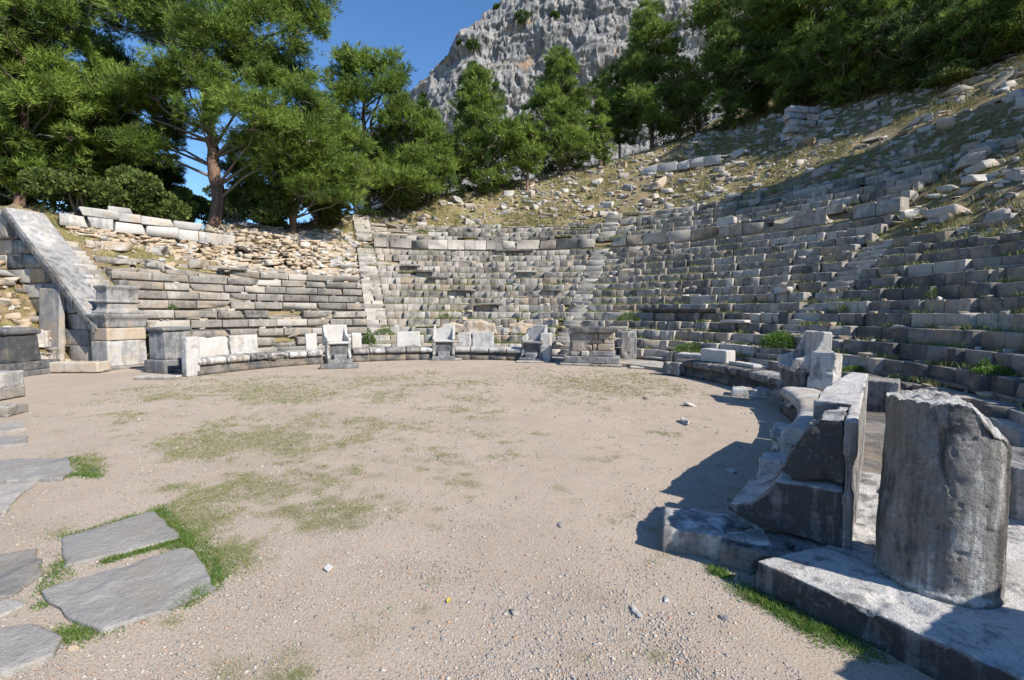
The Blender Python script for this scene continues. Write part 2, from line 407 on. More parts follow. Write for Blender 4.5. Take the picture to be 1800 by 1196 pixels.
# cliff: a limestone mountain face some 170 m off, its left shoulder against the sky
def cliff():
    D = 170.0
    prof = [(620, 300), (660, 235), (685, 205), (700, 184), (724, 170), (738, 150), (756, 128), (786, 104), (798, 82), (812, 58), (850, 28), (880, 10), (900, -6), (960, -50), (1060, -110), (1200, -150), (1400, -120), (1650, -60), (2000, 0)]
    pts = [atY(a, b, D) for a, b in prof]; px = np.array([p[0] for p in pts]); pz = np.array([p[2] for p in pts])
    nx, nz = 760, 380
    xs = np.linspace(px[0], px[-1], nx); tz = np.interp(xs, px, pz)
    U, T = np.meshgrid(xs, np.linspace(0, 1, nz))
    Z = T * tz[None] ; Z = np.broadcast_to(tz[None] * T, U.shape) - 0.0
    tall = tz[None] - Z                                     # metres below the crest
    Y = D + 26 * np.exp(-tall / 11.0) + .22 * Z + 60 * np.exp(-(U - px[0]) / 16.0)
    Y = Y - 12 * np.exp(-((U - px[0] - 34) / 14.0) ** 2)
    k_ = Y / D; U = U * k_; Z = CAM_H + (Z - CAM_H) * k_
    P = np.stack([U.ravel(), Y.ravel(), Z.ravel()], 1)
    q = np.stack([U.ravel() * .10, Z.ravel() * .045, Y.ravel() * .03], 1); rid = 1 - 2 * np.abs(fbm(q, 5, 11, .6))
    q2 = np.stack([U.ravel() * .45, Z.ravel() * .17, Y.ravel() * .1], 1); rid2 = 1 - 2 * np.abs(fbm(q2, 4, 19, .62))
    q3 = np.stack([U.ravel() * .03, Z.ravel() * .05, Y.ravel() * 0], 1)
    ledge = np.abs(fbm(np.stack([U.ravel() * .05, Z.ravel() * .22, Y.ravel() * .02], 1), 3, 23))
    q4 = np.stack([U.ravel() * 1.1, Z.ravel() * .28, Y.ravel() * .1], 1)
    P[:, 1] += -2.4 * rid - 1.5 * rid2 - .8 * (1 - 2 * np.abs(fbm(q4, 3, 41))) + 9 * fbm(q3, 3, 5) + 3 * ledge
    P[:, 2] += 1.3 * fbm(q2, 3, 8) * (T.ravel() > 0)
    P[:, 0] += 1.8 * fbm(q2 * 1.3, 3, 28) + 3.0 * fbm(np.stack([U.ravel() * 0, Z.ravel() * .12, Z.ravel() * 0], 1), 3, 4)
    i, j = np.meshgrid(np.arange(nz - 1), np.arange(nx - 1), indexing='ij'); a = i * nx + j
    F = np.stack([a, a + 1, a + 1 + nx, a + nx], -1).reshape(-1, 4)
    # back side closes the mountain
    B = P.reshape(nz, nx, 3)[-1].copy(); B[:, 1] += 120; B[:, 2] *= .6; n0 = len(P)
    V = np.concatenate([P, B]); k = np.arange(nx - 1); F2 = np.stack([(nz - 1) * nx + k, (nz - 1) * nx + k + 1, n0 + k + 1, n0 + k], 1)
    tag(place('cliff', raw_mesh('cliff', V, [F, F2], M_cliff, False)), kind='structure')
    return P.reshape(nz, nx, 3)
CL = cliff()

# ------------------------------------------------------------------ seating
STAIRS = [-66.5, -22.0, 24.0, 70.0, 115.0]
WEDGE = [(-64.3, -24.1, 'left wall and first stairway'), (-19.9, 22.0, 'first and second stairways'),
         (26.0, 68.2, 'second and third stairways'), (71.8, 113.2, 'third stairway and right edge'), (117.0, 149.0, 'right edge and column drum')]
ORD = ['lowest', 'second', 'third', 'fourth', 'fifth', 'sixth', 'seventh', 'eighth', 'ninth', 'tenth', 'eleventh', 'twelfth', 'thirteenth', 'fourteenth', 'fifteenth', 'sixteenth']
rr = np.random.default_rng(21)
ROWA = [(-66.5, -22.0), (-22.0, 24.0), (24.0, 70.0), (70.0, 115.0), (115.0, 150)]
def seat_row(wi, n, ta, tb, keep):
    R, z = rowRZ(n); mb = MB(); ht = 0
    ta = ROWA[wi][0] + .50 / R * 57.3 if wi else ta; tb = ROWA[wi][1] - .50 / R * 57.3 if wi < 4 else tb
    th = ta; ht = .37 if n != 11 else .72; slab = wi == 0
    step = 57.3 / R
    while th < tb - .25 * step:
        if slab: L = rr.uniform(.8, 1.5)
        elif n == 11: L = rr.uniform(.8, 1.4)
        else: L = rr.uniform(.95, 1.3) if wi < 3 else rr.uniform(1.25, 1.75)
        L = min(L, (tb - th) / step)
        if L < .12: break
        tm = th + L * step / 2; k = keep(tm); tone = np.clip(rr.normal(.25, .12), 0, 1); warm = np.clip(rr.normal(.20, .20), 0, 1)
        if wi == 0: tone = np.clip(rr.normal(.43, .10), .1, 1); warm = np.clip(rr.normal(.14, .12), 0, 1)
        if wi >= 3: tone += .26  # shade of the right-hand risers painted in as darker stone
        elif wi == 2: tone += .08
        if rr.random() < .08: tone = rr.uniform(0, .2)
        if n >= 11: tone = np.clip(rr.normal(.32, .15), 0, 1); warm *= .6
        if rr.random() < k:
            q_ = max(0, .93 - k); dz = rr.normal(0, .004) - q_ * rr.uniform(0, .14); dr = rr.normal(0, .007) + q_ * rr.normal(0, .08)
            ax = np.array([et(tm + rr.normal(0, .3)), er(tm), UP + rr.normal(0, .005, 3)])
            if slab or n == 11:
                c = pol(tm, R + .27 + dr, z - ht * .39 + dz)
                block(mb, c, ax, (L - rr.uniform(.006, .03), .56, ht * .78), .026 if n != 11 else .015, .007, tone, warm, .25)
                block(mb, pol(tm, R + .35, z - ht * .72), ax, (L, .5, ht * .48), .01, .004, tone, min(1, warm + .35), 0)
            else:
                # header at the right end, recessed backing slab between headers
                hw = rr.uniform(.20, .34) if L > .6 else L
                rec = rr.choice([rr.uniform(.13, .20), rr.uniform(.0, .03)], p=[.68, .32])
                if L > .6:
                    tl = th + (L - hw) * step / 2
                    if rr.random() < .985:
                        nb = 1 if L < 1 else 2; seg = (L - hw) / nb
                        for q in range(nb):
                            tq = th + (q + .5) * seg * step
                            block(mb, pol(tq, R + rec + .16 + rr.normal(0, .006), z - .5 * ht + dz - rr.uniform(0, .006)), np.array([et(tq), er(tq), UP]),
                                  (seg - .010, .36, ht + .0), .018, .005, np.clip(tone + rr.normal(0, .08), 0, 1), warm, .12)
                    if rec > .12 and rr.random() < .35:       # the ledge in front of the recess
                        block(mb, pol(tl, R + .12, z - ht + .03 + rr.uniform(0, .05)), ax, (L - hw, .30, .10), .015, .012, tone, warm)
                tn = th + (L - hw / 2) * step
                block(mb, pol(tn, R + .26 + dr, z - ht / 2 + dz), np.array([et(tn), er(tn), UP + rr.normal(0, .005, 3)]), (hw, .54, ht + .004), .020, .006,
                      np.clip(tone + .06 + rr.normal(0, .1), 0, 1), warm * .4, .15)
        else:      # worn stump left where the seat block is gone
            block(mb, pol(tm, R + .32, z - ht + .06), np.array([et(tm), er(tm), UP]), (L + .06, .42, .24), .05, .035, tone, min(1, warm + .2), .6)
        th += L * step + rr.uniform(0, .012) * step
    if mb.n:
        o = pol((ta + tb) / 2, R, z - ht)
        ob = mb.build('seat_row', M_seat, o)
        if n == 11: lab = 'tall pale parapet course below upper seats, between ' + WEDGE[wi][2]
        elif n > 11: lab = '%s seat row above the parapet, between %s' % (ORD[n - 12], WEDGE[wi][2])
        else: lab = '%s grey stone seat row from the bottom, between %s' % (ORD[n + 4], WEDGE[wi][2])
        tag(ob, lab, 'seat row', 'curved rows of stone seats')
for wi, (ta, tb, nm) in enumerate(WEDGE):
    hi = [6, 10, 10, 8, 3][wi]
    for n in range(-4, hi + 1):
        def keep(t, n=n, wi=wi):
            if wi in (1, 2): return .985 if not (n == -2 and -12 < t < 12) else .25
            return float(np.clip(1.05 - .55 * max(0, n - (top_row(t) - 1.2)), 0, .97))
        seat_row(wi, n, ta, tb, keep)
seat_row(1, 11, -21, 23.9, lambda t: .99); seat_row(2, 11, 24.2, 69, lambda t: .98)
for wi in (1, 2):
    for n in range(12, 22):
        a, b = (-19.5, 22) if wi == 1 else (26, 68)
        def keep(t, n=n): return float(np.clip(.92 - .35 * max(0, n - upper_rows(t) + 2), 0, .90))
        if max(keep(t) for t in np.arange(a, b, 2)) > .3: seat_row(wi, n, a, b, keep)

# stairways: two steps to every row
SN = ['narrow stairway climbing beside the sloping coping of the left wall', 'stairway left of centre, leading up from behind the first bench gap',
      'stairway right of centre, rising behind the altar side', 'stairway in the right part, rising behind the bright green bush', 'stairway at the right edge, close to the camera']
for si, ts in enumerate(STAIRS):
    nmax = [8, 11, 11, 8, 3][si] ; base = pol(ts, 10.2, 0)
    e = empty('stairway', base, SN[si], 'stairway', 'stairways between the wedges of seats')
    steps = []
    for n in range(-4 if si else 2, nmax):
        R, z = rowRZ(n); R0, z0 = rowRZ(n - 1); steps += [(R + .0, z - .37 / 2, .30, .30), (R + .25, z, .30, .30)]
    if si in (1, 2):
        for n in range(12, 17):
            R, z = rowRZ(n); steps += [(R + .0, z - .185, .32, .30), (R + .25, z, .34, .30)]
    for (R, z, dp, ht) in steps:
        mb = MB(); W_ = .98 if si else .7
        nb = rr.choice([1, 1, 2]); cut = rr.uniform(.35, .65)
        for q in range(nb):
            wq = W_ if nb == 1 else (W_ * (cut if q == 0 else 1 - cut)); off = 0 if nb == 1 else (-W_ / 2 + wq / 2 if q == 0 else W_ / 2 - wq / 2)
            c = pol(ts, R + dp / 2 + rr.normal(0, .012), z - ht / 2 - .012 + rr.normal(0, .008)) + et(ts) * off
            block(mb, c, np.array([et(ts + rr.normal(0, 1)), er(ts), UP + rr.normal(0, .015, 3)]), (wq - .01, dp + .1, ht), .014, .005, np.clip(rr.normal(.14, .10), 0, 1), rr.uniform(0, .2), .2)
        mb.build('step', M_seat, base, e)
        # flanking blocks at each full row
    mb = MB()

# loose cover slabs lying across headers
def loose(px, py, n, L, lab, name='cover_slab', dark=.5, ht=.10, dp=.5, mat=None, warm=.1, cat='slab', group='cover slabs still lying on the rows'):
    R, z = rowRZ(n)
    d = ray(px, py)                                 # intersect the vertical ring at radius R
    best = min(np.linspace(3, 45, 2200), key=lambda t: abs(math.hypot(d[0] * t / d[1] - CX, t - CY) - R) + (0 if t > 6 else 0))
    t = max([q for q in np.linspace(3, 45, 4400) if abs(math.hypot(d[0] * q / d[1] - CX, q - CY) - R) < .03] or [best])
    x, y = d[0] * t / d[1], t; th = math.degrees(math.atan2(x - CX, y - CY)); mb = MB()
    c = pol(th, R + dp / 2 - .1, z + ht / 2 + .005)
    block(mb, c, np.array([et(th), er(th), UP]), (L, dp, ht), .02, .01, dark, warm)
    return tag(mb.build(name, mat or M_seat, c), lab, cat, group)
loose(722, 454, 7, 1.1, 'thin cover slab over a dark recess, topmost of three left of centre')
loose(770, 470, 5, 1.1, 'thin cover slab over a dark gap, lowest of three left of centre')
loose(745, 463, 6, 1.1, 'thin cover slab, middle one of three left of centre')
loose(815, 507, 3, 1.3, 'thin cover slab on a seat row right above the middle bench')
loose(905, 437, 10, 2.4, 'long thin cover slab under the pale parapet at the centre')
loose(410, 470, 5, 1.1, 'dark thin cover slab at the top of the left seats', dark=.8)
loose(925, 478, 6, 1.2, 'pale cover slab left of the second stairway', dark=.2)
loose(860, 532, 1, 1.4, 'thin cover slab two rows over the buff boulders', dark=.4)
loose(970, 506, 3, 1.0, 'cover slab over a brown gap beside the second stairway')
loose(1190, 541, 0, 3.4, 'long dark moulded slab lying on the seats behind the altar', dark=.95, ht=.18, mat=M_dark)
loose(1320, 402, 10.6, 2.2, 'dark moulded ledge block along the right part of the parapet', dark=.9, ht=.2, mat=M_dark)
loose(1230, 415, 10.6, 1.8, 'mid grey moulded ledge block left of the dark one on the parapet', dark=.6, ht=.2, mat=M_dark)
loose(1276, 393, 10.9, .8, 'squarish pale block standing on the parapet ledge', dark=.1, ht=.5, mat=M_pale, name='upright_block', cat='block', group='stray blocks on the seats')
loose(1375, 510, 2, .5, 'small white boulder lying on a seat row beside the third stairway', dark=.0, ht=.22, dp=.35, mat=M_pale, name='boulder', cat='boulder', group='stray blocks on the seats')
loose(1290, 553, -1, 1.0, 'flat white slab on the seats above the bright green bush', dark=.0, mat=M_pale)

# buff boulders above the middle bench
for (a, b, Rr, sz, lab) in ((800, 572, 11.7, (1.6, .8, .50), 'flat buff boulder with a grey top above the right throne of the middle bench'), (845, 566, 11.7, (1.7, .8, .62), 'large cream boulder bulging from the broken seats, middle of three'),
                        (918, 566, 11.7, (1.9, .8, .55), 'cream boulder just left of the second stairway')):
    d = ray(a, b); t = 11.3 + math.sqrt(max(0, Rr ** 2 - 4)); x = d[0] * t / d[1]
    o = worn('boulder', [prism([(-sz[0] / 2, 0), (-sz[0] * .35, sz[2] * .8), (0, sz[2]), (sz[0] * .4, sz[2] * .75), (sz[0] / 2, 0)], (x, t - .4, .95), np.array([1., 0, 0]), UP, np.array([0, 1., 0]), 0, sz[1])],
             M_rub, None, (x, t, 1.0), .05, .16, 2.0, .03, int(a), tone=.02, warm=.55)
    tag(o, lab, 'boulder', 'buff boulders in the broken seats')

# walkway floor between bench and seats
def walkway():
    mb = MB(); th = -68.0
    while th < 143:
        L = rr.uniform(.8, 1.6); s = L / 9.6 * 57.3
        block(mb, pol(th + s / 2, 9.30, .02), np.array([et(th + s / 2), er(th + s / 2), UP]), (L + .05, 1.8, .2 + rr.uniform(-.01, .01)), .015, .005, rr.uniform(.3, .8), .2, 0)
        th += s
    tag(mb.build('walkway', M_seat), kind='structure')
walkway()

# ------------------------------------------------------------------ prohedria: benches and thrones
def arcframes(ta, tb, R, n=None):
    n = n or max(2, int(abs(tb - ta) / 1.5) + 1)
    return [(pol(t, R, 0), er(t), UP) for t in np.linspace(ta, tb, n)]
RB = 8.02
NOSE = [(.12 - .11 * math.cos(a), .41 + .11 * math.sin(a)) for a in np.linspace(-1.45, 1.57, 9)]
SEATP = [(.62, .30), (.16, .30)] + NOSE + [(.20, .525), (.62, .535)]
def bench(ta, tb, lab, cuts, panels, tone=.25, rough=(), dp=1.0, rb=None):
    RB = rb or 8.02
    tm = (ta + tb) / 2; base = pol(tm, RB + .3, 0)
    e = empty('stone_bench', base, lab, 'bench', 'curved front bench round the orchestra')
    pts = [ta] + list(cuts) + [tb]
    for i in range(len(pts) - 1):
        a, b = pts[i] + .12, pts[i + 1] - .12
        V, F = sweep([(x if x < .3 else x * dp, z) for x, z in SEATP], arcframes(a, b, RB)); dmg = any(x < (a + b) / 2 < y for x, y in rough)
        worn('seat_block', [(V, F)], M_pale if tone < .3 else M_near, e, base, .035, .05 if dmg else .012, 3.0, .12 if dmg else .02, int(100 + a), tone=tone + rr.uniform(-.15, .25), warm=rr.uniform(0, .3))
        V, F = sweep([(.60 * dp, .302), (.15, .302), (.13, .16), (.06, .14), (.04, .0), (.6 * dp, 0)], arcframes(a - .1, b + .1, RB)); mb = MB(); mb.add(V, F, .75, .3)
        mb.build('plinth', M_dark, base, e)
    for (a, b, zt) in panels:
        f = arcframes(a + .1, b - .1, RB + .56); prof = [(0, .50), (.14, .50), (.20, zt), (.075, zt), (.03, .8)]
        worn('backrest_panel', [sweep(prof, f)], M_pale, e, base, .035, .02, 2.5, .04, int(a * 7 + 900), tone=rr.uniform(.0, .3), warm=.05)
    return e
bench(-69.5, -39.3, 'left bench ending against the tall narrow end block', (-63, -57.5, -52.5, -48, -43.5), ((-68.5, -60.2, 1.14), (-60, -53.6, 1.16), (-42.6, -39.6, 1.14)), .35, rough=((-60, -48),))
bench(-31.6, -9.2, 'bench between the left throne and the broken-topped throne', (-27, -22.5, -16.8, -13), ((-31.0, -28.3, 1.13), (-19.2, -12.6, 1.16)), .4)
bench(-2.8, 17.2, 'bench between the broken-topped throne and the throne near the altar', (1.8, 7.3, 12.6), ((-2.4, 1.7, 1.14), (1.9, 8.2, 1.15)), .15)
bench(63.5, 98.6, 'low curved bench without a back right of the altar', (69, 74, 80, 86.5, 92.5), (), .55)
bench(104.8, 134.5, 'broad smooth bench seat nearest the right throne and the tall back wall', (114, 124), (), .12, dp=.95, rb=7.64)

def curve_pts(p0, p1, p2, n=8):
    return [tuple((1 - t) ** 2 * np.array(p0) + 2 * t * (1 - t) * np.array(p1) + t * t * np.array(p2)) for t in np.linspace(0, 1, n)]
def throne(th, lab, broke='', vox=.022, tone=.1, W=.90, near=False, R0=None, mat=None, ds=1.0, zs=1.0):
    R0 = R0 or RB - .18; mat = mat or M_pale
    O = pol(th, R0, 0); T, E_ = et(th), er(th) * ds; UP = np.array([0, 0, zs]); e = empty('marble_throne', O, lab, 'throne', 'marble thrones set in the front bench')
    k = dict(parent=e, origin=O, voxel=vox)
    arm = [(.10, .80), (.06, .86), (.07, .94), (.13, .985)] + curve_pts((.16, .985), (.56, 1.02), (.66, 1.46)) + [(.84, 1.46), (.84, .80)]
    armb = [(.10, .80), (.06, .86), (.07, .94), (.13, .985), (.4, 1.02), (.62, 1.08), (.84, 1.18), (.84, .80)]
    for s in (-1, 1):
        b_ = (broke == 'left' and s < 0) or (broke == 'right' and s > 0)
        w0, w1 = (W / 2 - .11, W / 2) if s > 0 else (-W / 2, -W / 2 + .11)
        o = worn('armrest', [prism(armb if b_ else arm, O, E_, UP, T, w0, w1)], mat, amp=.010, scale=4, chip=.02, seed=int(th + 300 + s), tone=tone, **k)
        if near:       # carved scrolls on the outer side of the arm
            V, F = [], []
            mb = MB(); out = T * (W / 2 * s)
            for (cs, cz, r0) in ((.15, .905, .075), (.20, .73, .06)):
                pts = [(O + out + T * s * .006 + E_ * (cs + r * math.cos(a)) + UP * (cz + r * math.sin(a))) for a, r in [(q * .45, r0 * (1 - q / 34.0)) for q in range(30)]]
                tube(mb, pts, [.010] * len(pts), 6, .3, 0)
            for zz in (.955, .845):
                tube(mb, [O + out + T * s * .004 + E_ * q + UP * zz for q in np.linspace(.22, .80, 8)], [.011] * 8, 6, .3, 0)
            mb.build('scroll', mat, O, o, True)
        leg = [(.10, .16), (.04, .16), (.02, .26), (.10, .34), (.16, .5), (.12, .66), (.10, .80), (.34, .80), (.34, .16)]
        worn('leg', [prism(leg, O, E_, UP, T, w0, w1)], mat, amp=.012, scale=5, chip=.02, seed=int(th + 310 + s), tone=tone + .35, **k)
    top = {'': [(-W / 2 + .05, .78), (W / 2 - .05, .78), (W / 2 - .04, 1.47), (-W / 2 + .04, 1.47)],
           'left': [(-W / 2 + .05, .78), (W / 2 - .05, .78), (W / 2 - .04, 1.47), (.02, 1.47), (-.30, 1.30), (-W / 2 + .05, 1.22)],
           'peak': [(-W / 2 + .05, .78), (W / 2 - .05, .78), (W / 2 - .05, 1.25), (W / 2 - .2, 1.50), (-.02, 1.47), (-.1, 1.36), (-W / 2 + .05, 1.18)]}[broke if broke in ('left', 'peak') else '']
    worn('backrest', [prism(top, O, T, UP, E_, .66, .84)], mat, amp=.012, scale=3, chip=.02, seed=int(th + 320), tone=tone, **k)
    worn('seat', [prism([(.09, .73), (.86, .73), (.86, .83), (.10, .83), (.06, .79)], O, E_, UP, T, -W / 2 + .03, W / 2 - .03)], mat, amp=.008, scale=5, seed=int(th + 330), tone=tone, **k)
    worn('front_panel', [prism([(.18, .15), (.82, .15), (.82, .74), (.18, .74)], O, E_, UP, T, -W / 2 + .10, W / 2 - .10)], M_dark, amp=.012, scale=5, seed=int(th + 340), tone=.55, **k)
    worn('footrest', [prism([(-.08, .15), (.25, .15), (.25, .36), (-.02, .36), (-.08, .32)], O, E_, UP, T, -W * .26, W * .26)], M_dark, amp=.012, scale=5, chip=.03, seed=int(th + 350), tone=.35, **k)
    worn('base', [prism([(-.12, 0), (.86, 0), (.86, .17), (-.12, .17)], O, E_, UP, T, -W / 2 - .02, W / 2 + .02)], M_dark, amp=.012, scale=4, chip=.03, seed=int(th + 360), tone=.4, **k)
    return e
def tube(mb, pts, rad, seg=8, tone=.5, warm=0.):
    pts = np.asarray(pts, float); d = np.gradient(pts, axis=0); d = nrm(d); V = []
    ref = np.array([.3, .9, .2]) if abs(d[0][2]) > .8 else UP
    for i in range(len(pts)):
        a = nrm(np.cross(d[i], ref)); b = np.cross(d[i], a); an = np.arange(seg) / seg * 2 * math.pi
        V.append(pts[i] + rad[i] * (np.cos(an)[:, None] * a + np.sin(an)[:, None] * b))
    n = len(pts); k = np.arange(seg); F = [np.stack([i * seg + k, i * seg + (k + 1) % seg, (i + 1) * seg + (k + 1) % seg, (i + 1) * seg + k], 1) for i in range(n - 1)]
    mb.add(np.concatenate(V), np.concatenate(F), tone, warm)
throne(-35.4, 'intact white throne with high curved back at the left of the front row', '', tone=.0)
throne(-5.9, 'throne with a slanting broken top between two benches', 'peak', tone=.1)
throne(20.6, 'throne with its left arm broken away, next to a tall upright slab', 'left', tone=.3)
throne(101.2, 'large carved throne with scrolled arms on the right beside the leaning block', '', .014, .22, .95, True, mat=M_near, ds=.86, zs=1.10)

def stone(name, c, d, size, lab, cat, mat=M_rub, vox=.03, amp=.02, chip=.03, tone=.3, warm=.1, group=None, seed=None, scale=3.0):
    o = worn_box(name, np.asarray(c, float), d, size, mat, origin=np.asarray(c, float) - np.array([0, 0, size[2] / 2]), voxel=vox, amp=amp, chip=chip, scale=scale, seed=seed or int(abs(c[0] * 31 + c[1] * 17) + 3), tone=tone, warm=warm)
    return tag(o, lab, cat, group)
# footing slabs in front of the benches
FG = 'footing slabs along the foot of the benches'
p = G(593, 649); stone('footing_slab', (p[0], p[1] + .22, .075), (1, .3), (1.25, .45, .15), 'low grey slab in front of the intact white throne', 'slab', M_dark, tone=.35, group=FG)
p = G(783, 634); stone('footing_slab', (p[0], p[1] + .15, .04), (1, 0), (1.3, .3, .08), 'low slab in front of the throne with the slanting top', 'slab', M_seat, tone=.2, group=FG)
p = G(936, 638); stone('footing_slab', (p[0], p[1] + .15, .035), (1, 0), (1.3, .3, .07), 'thin slab in front of the throne with the broken arm', 'slab', M_seat, tone=.2, group=FG)
p = G(270, 668); stone('footing_slab', (p[0], p[1] + .2, .05), (1, .1), (1.1, .4, .10), 'thin slab lying before the small pedestal', 'slab', M_seat, tone=.3, group=FG)
p = G(1150, 650); stone('footing_slab', (p[0], p[1] + .3, .04), (1, -.3), (1.5, .6, .08), 'thin slab lying on the ground right of the altar', 'slab', M_seat, tone=.0, group=FG)
p = G(1335, 700); stone('footing_slab', (p[0], p[1] + .25, .09), (1, -.5), (.95, .55, .2), 'rough slab in the shade left of the scrolled throne', 'slab', M_near, tone=.2, group=FG, amp=.04, chip=.08)
# left end block
p = G(324, 662); q = pol(-71.3, 8.4)
stone('end_block', (-9.75, 14.1, .60), (.45, 1), (.40, .26, 1.2), 'tall narrow end block closing the left bench', 'block', M_pale, tone=.1, amp=.02, chip=.05)
# post next to throne three
q = pol(24.2, 8.25); stone('upright_slab', (q[0], q[1], .58), (1, -.2), (.42, .5, 1.16), 'upright white slab between the throne with the broken arm and the altar', 'slab', M_pale, tone=.15)
q = pol(58.5, 8.9)
def altar():
    th = 39.5; O = pol(th, 7.75, 0); d = nrm(np.array([1., -.28, 0])); n = np.array([-d[1], d[0], 0])
    e = empty('altar', O, 'stone altar of patched blocks under a dark moulded top slab', 'altar')
    def part(nm, u0, u1, v0, v1, z0, z1, mat, tone, warm=.1, **k):
        worn(nm, [prism([(u0, z0), (u1, z0), (u1, z1), (u0, z1)], O, d, UP, n, v0, v1)], mat, e, O, .028, .014, 3.5, .03, int((u0 + z0) * 50 + 777), tone, warm)
    part('footing', -1.15, 1.15, -.12, .9, 0, .09, M_seat, .3)
    part('base_step', -1.0, 1.03, 0, .95, .09, .34, M_dark, .30)
    part('base_course', -.40, .85, .18, .85, .34, .56, M_dark, .35)
    part('course_block', -.80, -.42, .2, .8, .34, .52, M_seat, .1, .4); part('course_block', -.38, -.1, .14, .3, .34, .54, M_rub, .0, .3)
    worn('front_slab', [prism([(-.72, .52), (-.40, .52), (.06, 1.0), (.08, 1.22), (-.72, 1.22)], O, d, UP, n, .2, .34)], M_seat, e, O, .028, .01, 3, .02, 5, .3, .15)
    for (a, b, z0, z1, t) in ((-.38, .02, .56, .78, .3), (.04, .2, .56, .8, .2), (.22, .82, .57, .82, .25), (-.1, .42, .82, 1.0, .35), (.44, .8, .82, 1.0, .2), (.05, .24, 1.0, 1.22, .15), (.26, .84, 1.0, 1.23, .1)):
        part('course_block', a + .006, b - .006, .24, .8, z0 + .004, z1 - .004, M_seat, t, .5)
    worn('top_slab', [prism([(-.72, 1.23), (.80, 1.23), (.92, 1.40), (.90, 1.45), (-.86, 1.45), (-.88, 1.40)], O, d, UP, n, .08, .95)], M_dark, e, O, .028, .014, 3, .03, 8, .6, .1)
    part('top_ledge', .6, 1.3, .75, 1.15, 1.36, 1.46, M_seat, .2)
altar()
q = G(1004, 634); stone('side_slab', (q[0] + .12, q[1] + .35, .58), (.35, 1), (.75, .18, 1.15), 'dark upright slab standing close at the left side of the altar', 'slab', M_dark, tone=.6)
q = G(1112, 637); stone('side_slab', (q[0] - .1, q[1] + .3, .62), (1, -.25), (.62, .42, 1.24), 'tall leaning upright slab at the right side of the altar', 'slab', M_near, tone=.35, chip=.06)
# things on bench four
q = pol(72.5, 8.5); stone('block', (q[0] + .02, q[1], .535 + .19), (.5, -.9), (.9, .42, .38), 'white sloping block lying on the low bench right of the altar', 'block', M_pale, tone=.0, group='stray blocks on the front bench')
q = pol(66, 8.75); stone('block', (q[0], q[1], .40), (.6, -.8), (1.3, .45, .56), 'rough grey block behind the start of the low bench', 'block', M_near, tone=.2, amp=.05, chip=.1, group='stray blocks on the front bench')
q = pol(63.8, 8.05); stone('block', (q[0] - .05, q[1] - .05, .22), (.6, -.8), (.6, .35, .42), 'broken dark block under the start of the low bench', 'block', M_near, tone=.5, amp=.05, chip=.12, group='stray blocks on the front bench')
q = pol(80, 8.55); stone('block', (q[0], q[1], .58), (.2, -1), (1.0, .3, .10), 'flat white slab lying on the low bench left of the scrolled throne', 'slab', M_pale, tone=.0, group='stray blocks on the front bench')
q = pol(104.9, 8.0); stone('block', (q[0] - .12, q[1] - .2, .17), (.1, 1), (.42, .4, .36), 'small rough boulder at the foot of the scrolled throne', 'boulder', M_near, tone=.35, amp=.06, chip=.1, group='stray blocks on the front bench')

# leaning block on the near seat
O = pol(105.2, 8.42, .54); ddir = nrm(np.array([.8, .6, 0]))
o = worn('leaning_block', [prism([(-.24, .0), (.16, 0), (.27, .60), (.22, .66), (-.08, .70)], O, ddir, UP, np.array([-.6, .8, 0]), -.22, .22)], M_near, None, O, .018, .02, 4, .05, 77, .25, .1)
tag(o, 'rough pale block leaning against the scrolled throne', 'block')

# ------------------------------------------------------------------ right foreground
ZS = .22
mw = np.array([.62, .785, 0]); mw = nrm(mw); fw_ = np.array([mw[1], -mw[0], 0])     # wall direction, face direction (to the right/back of bench)
A0 = G(1475, 962, ZS)                                # near foot of the back wall
# tall back wall running away
Ob = A0.copy(); top_p = np.array([0, 0, 0])
def wallfn(P, N):
    return P
L_w = 3.6
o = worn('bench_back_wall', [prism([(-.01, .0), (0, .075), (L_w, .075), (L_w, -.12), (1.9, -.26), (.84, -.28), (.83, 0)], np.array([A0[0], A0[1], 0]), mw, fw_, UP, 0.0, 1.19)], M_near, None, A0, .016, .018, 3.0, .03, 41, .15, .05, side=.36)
tag(o, 'long weathered backrest wall of the near bench, left of the column drum', 'wall')
# lower end block with the curved front
Ol = np.array([A0[0], A0[1], 0]) + fw_ * .01
U = -fw_
low = [(0, ZS), (.60, ZS + .02), (.80, .31), (.78, .36)] + curve_pts((.76, .37), (.52, .42), (.47, .60), 7) + [(.44, .64), (0, .66)]
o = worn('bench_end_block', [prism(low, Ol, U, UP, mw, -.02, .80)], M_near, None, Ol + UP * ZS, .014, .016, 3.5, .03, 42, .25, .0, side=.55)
tag(o, 'dark bench end block with a concave curved front, carrying a broken block', 'block')
upb = [(-.0, .665), (.34, .665), (.42, .72), (.34, .86), (.27, 1.02), (.17, 1.17), (.02, 1.19)]
o = worn('broken_block', [prism(upb, Ol, U, UP, mw, .04, .62)], M_near, None, Ol + UP * .66, .013, .040, 5.0, .08, 43, .38, .0, side=.50)
tag(o, 'broken jagged block standing on the curved bench end', 'block')
# rough seat fragments between end block and smooth bench
for i, (a, b, z, sz, lab) in enumerate(((1372, 850, .30, (.36, .45, .34), 'rough seat fragment just behind the curved end block'), (1390, 785, .30, (.42, .5, .34), 'rough seat fragment between end block and smooth seat, the farther one'))):
    q = G(a, b, .3) + np.array([.2, .25, 0]); stone('seat_fragment', (q[0], q[1], z), mw[:2], sz, lab, 'block', M_near, .018, .06, .12, .15, .05, 'broken seat fragments', scale=3.5)
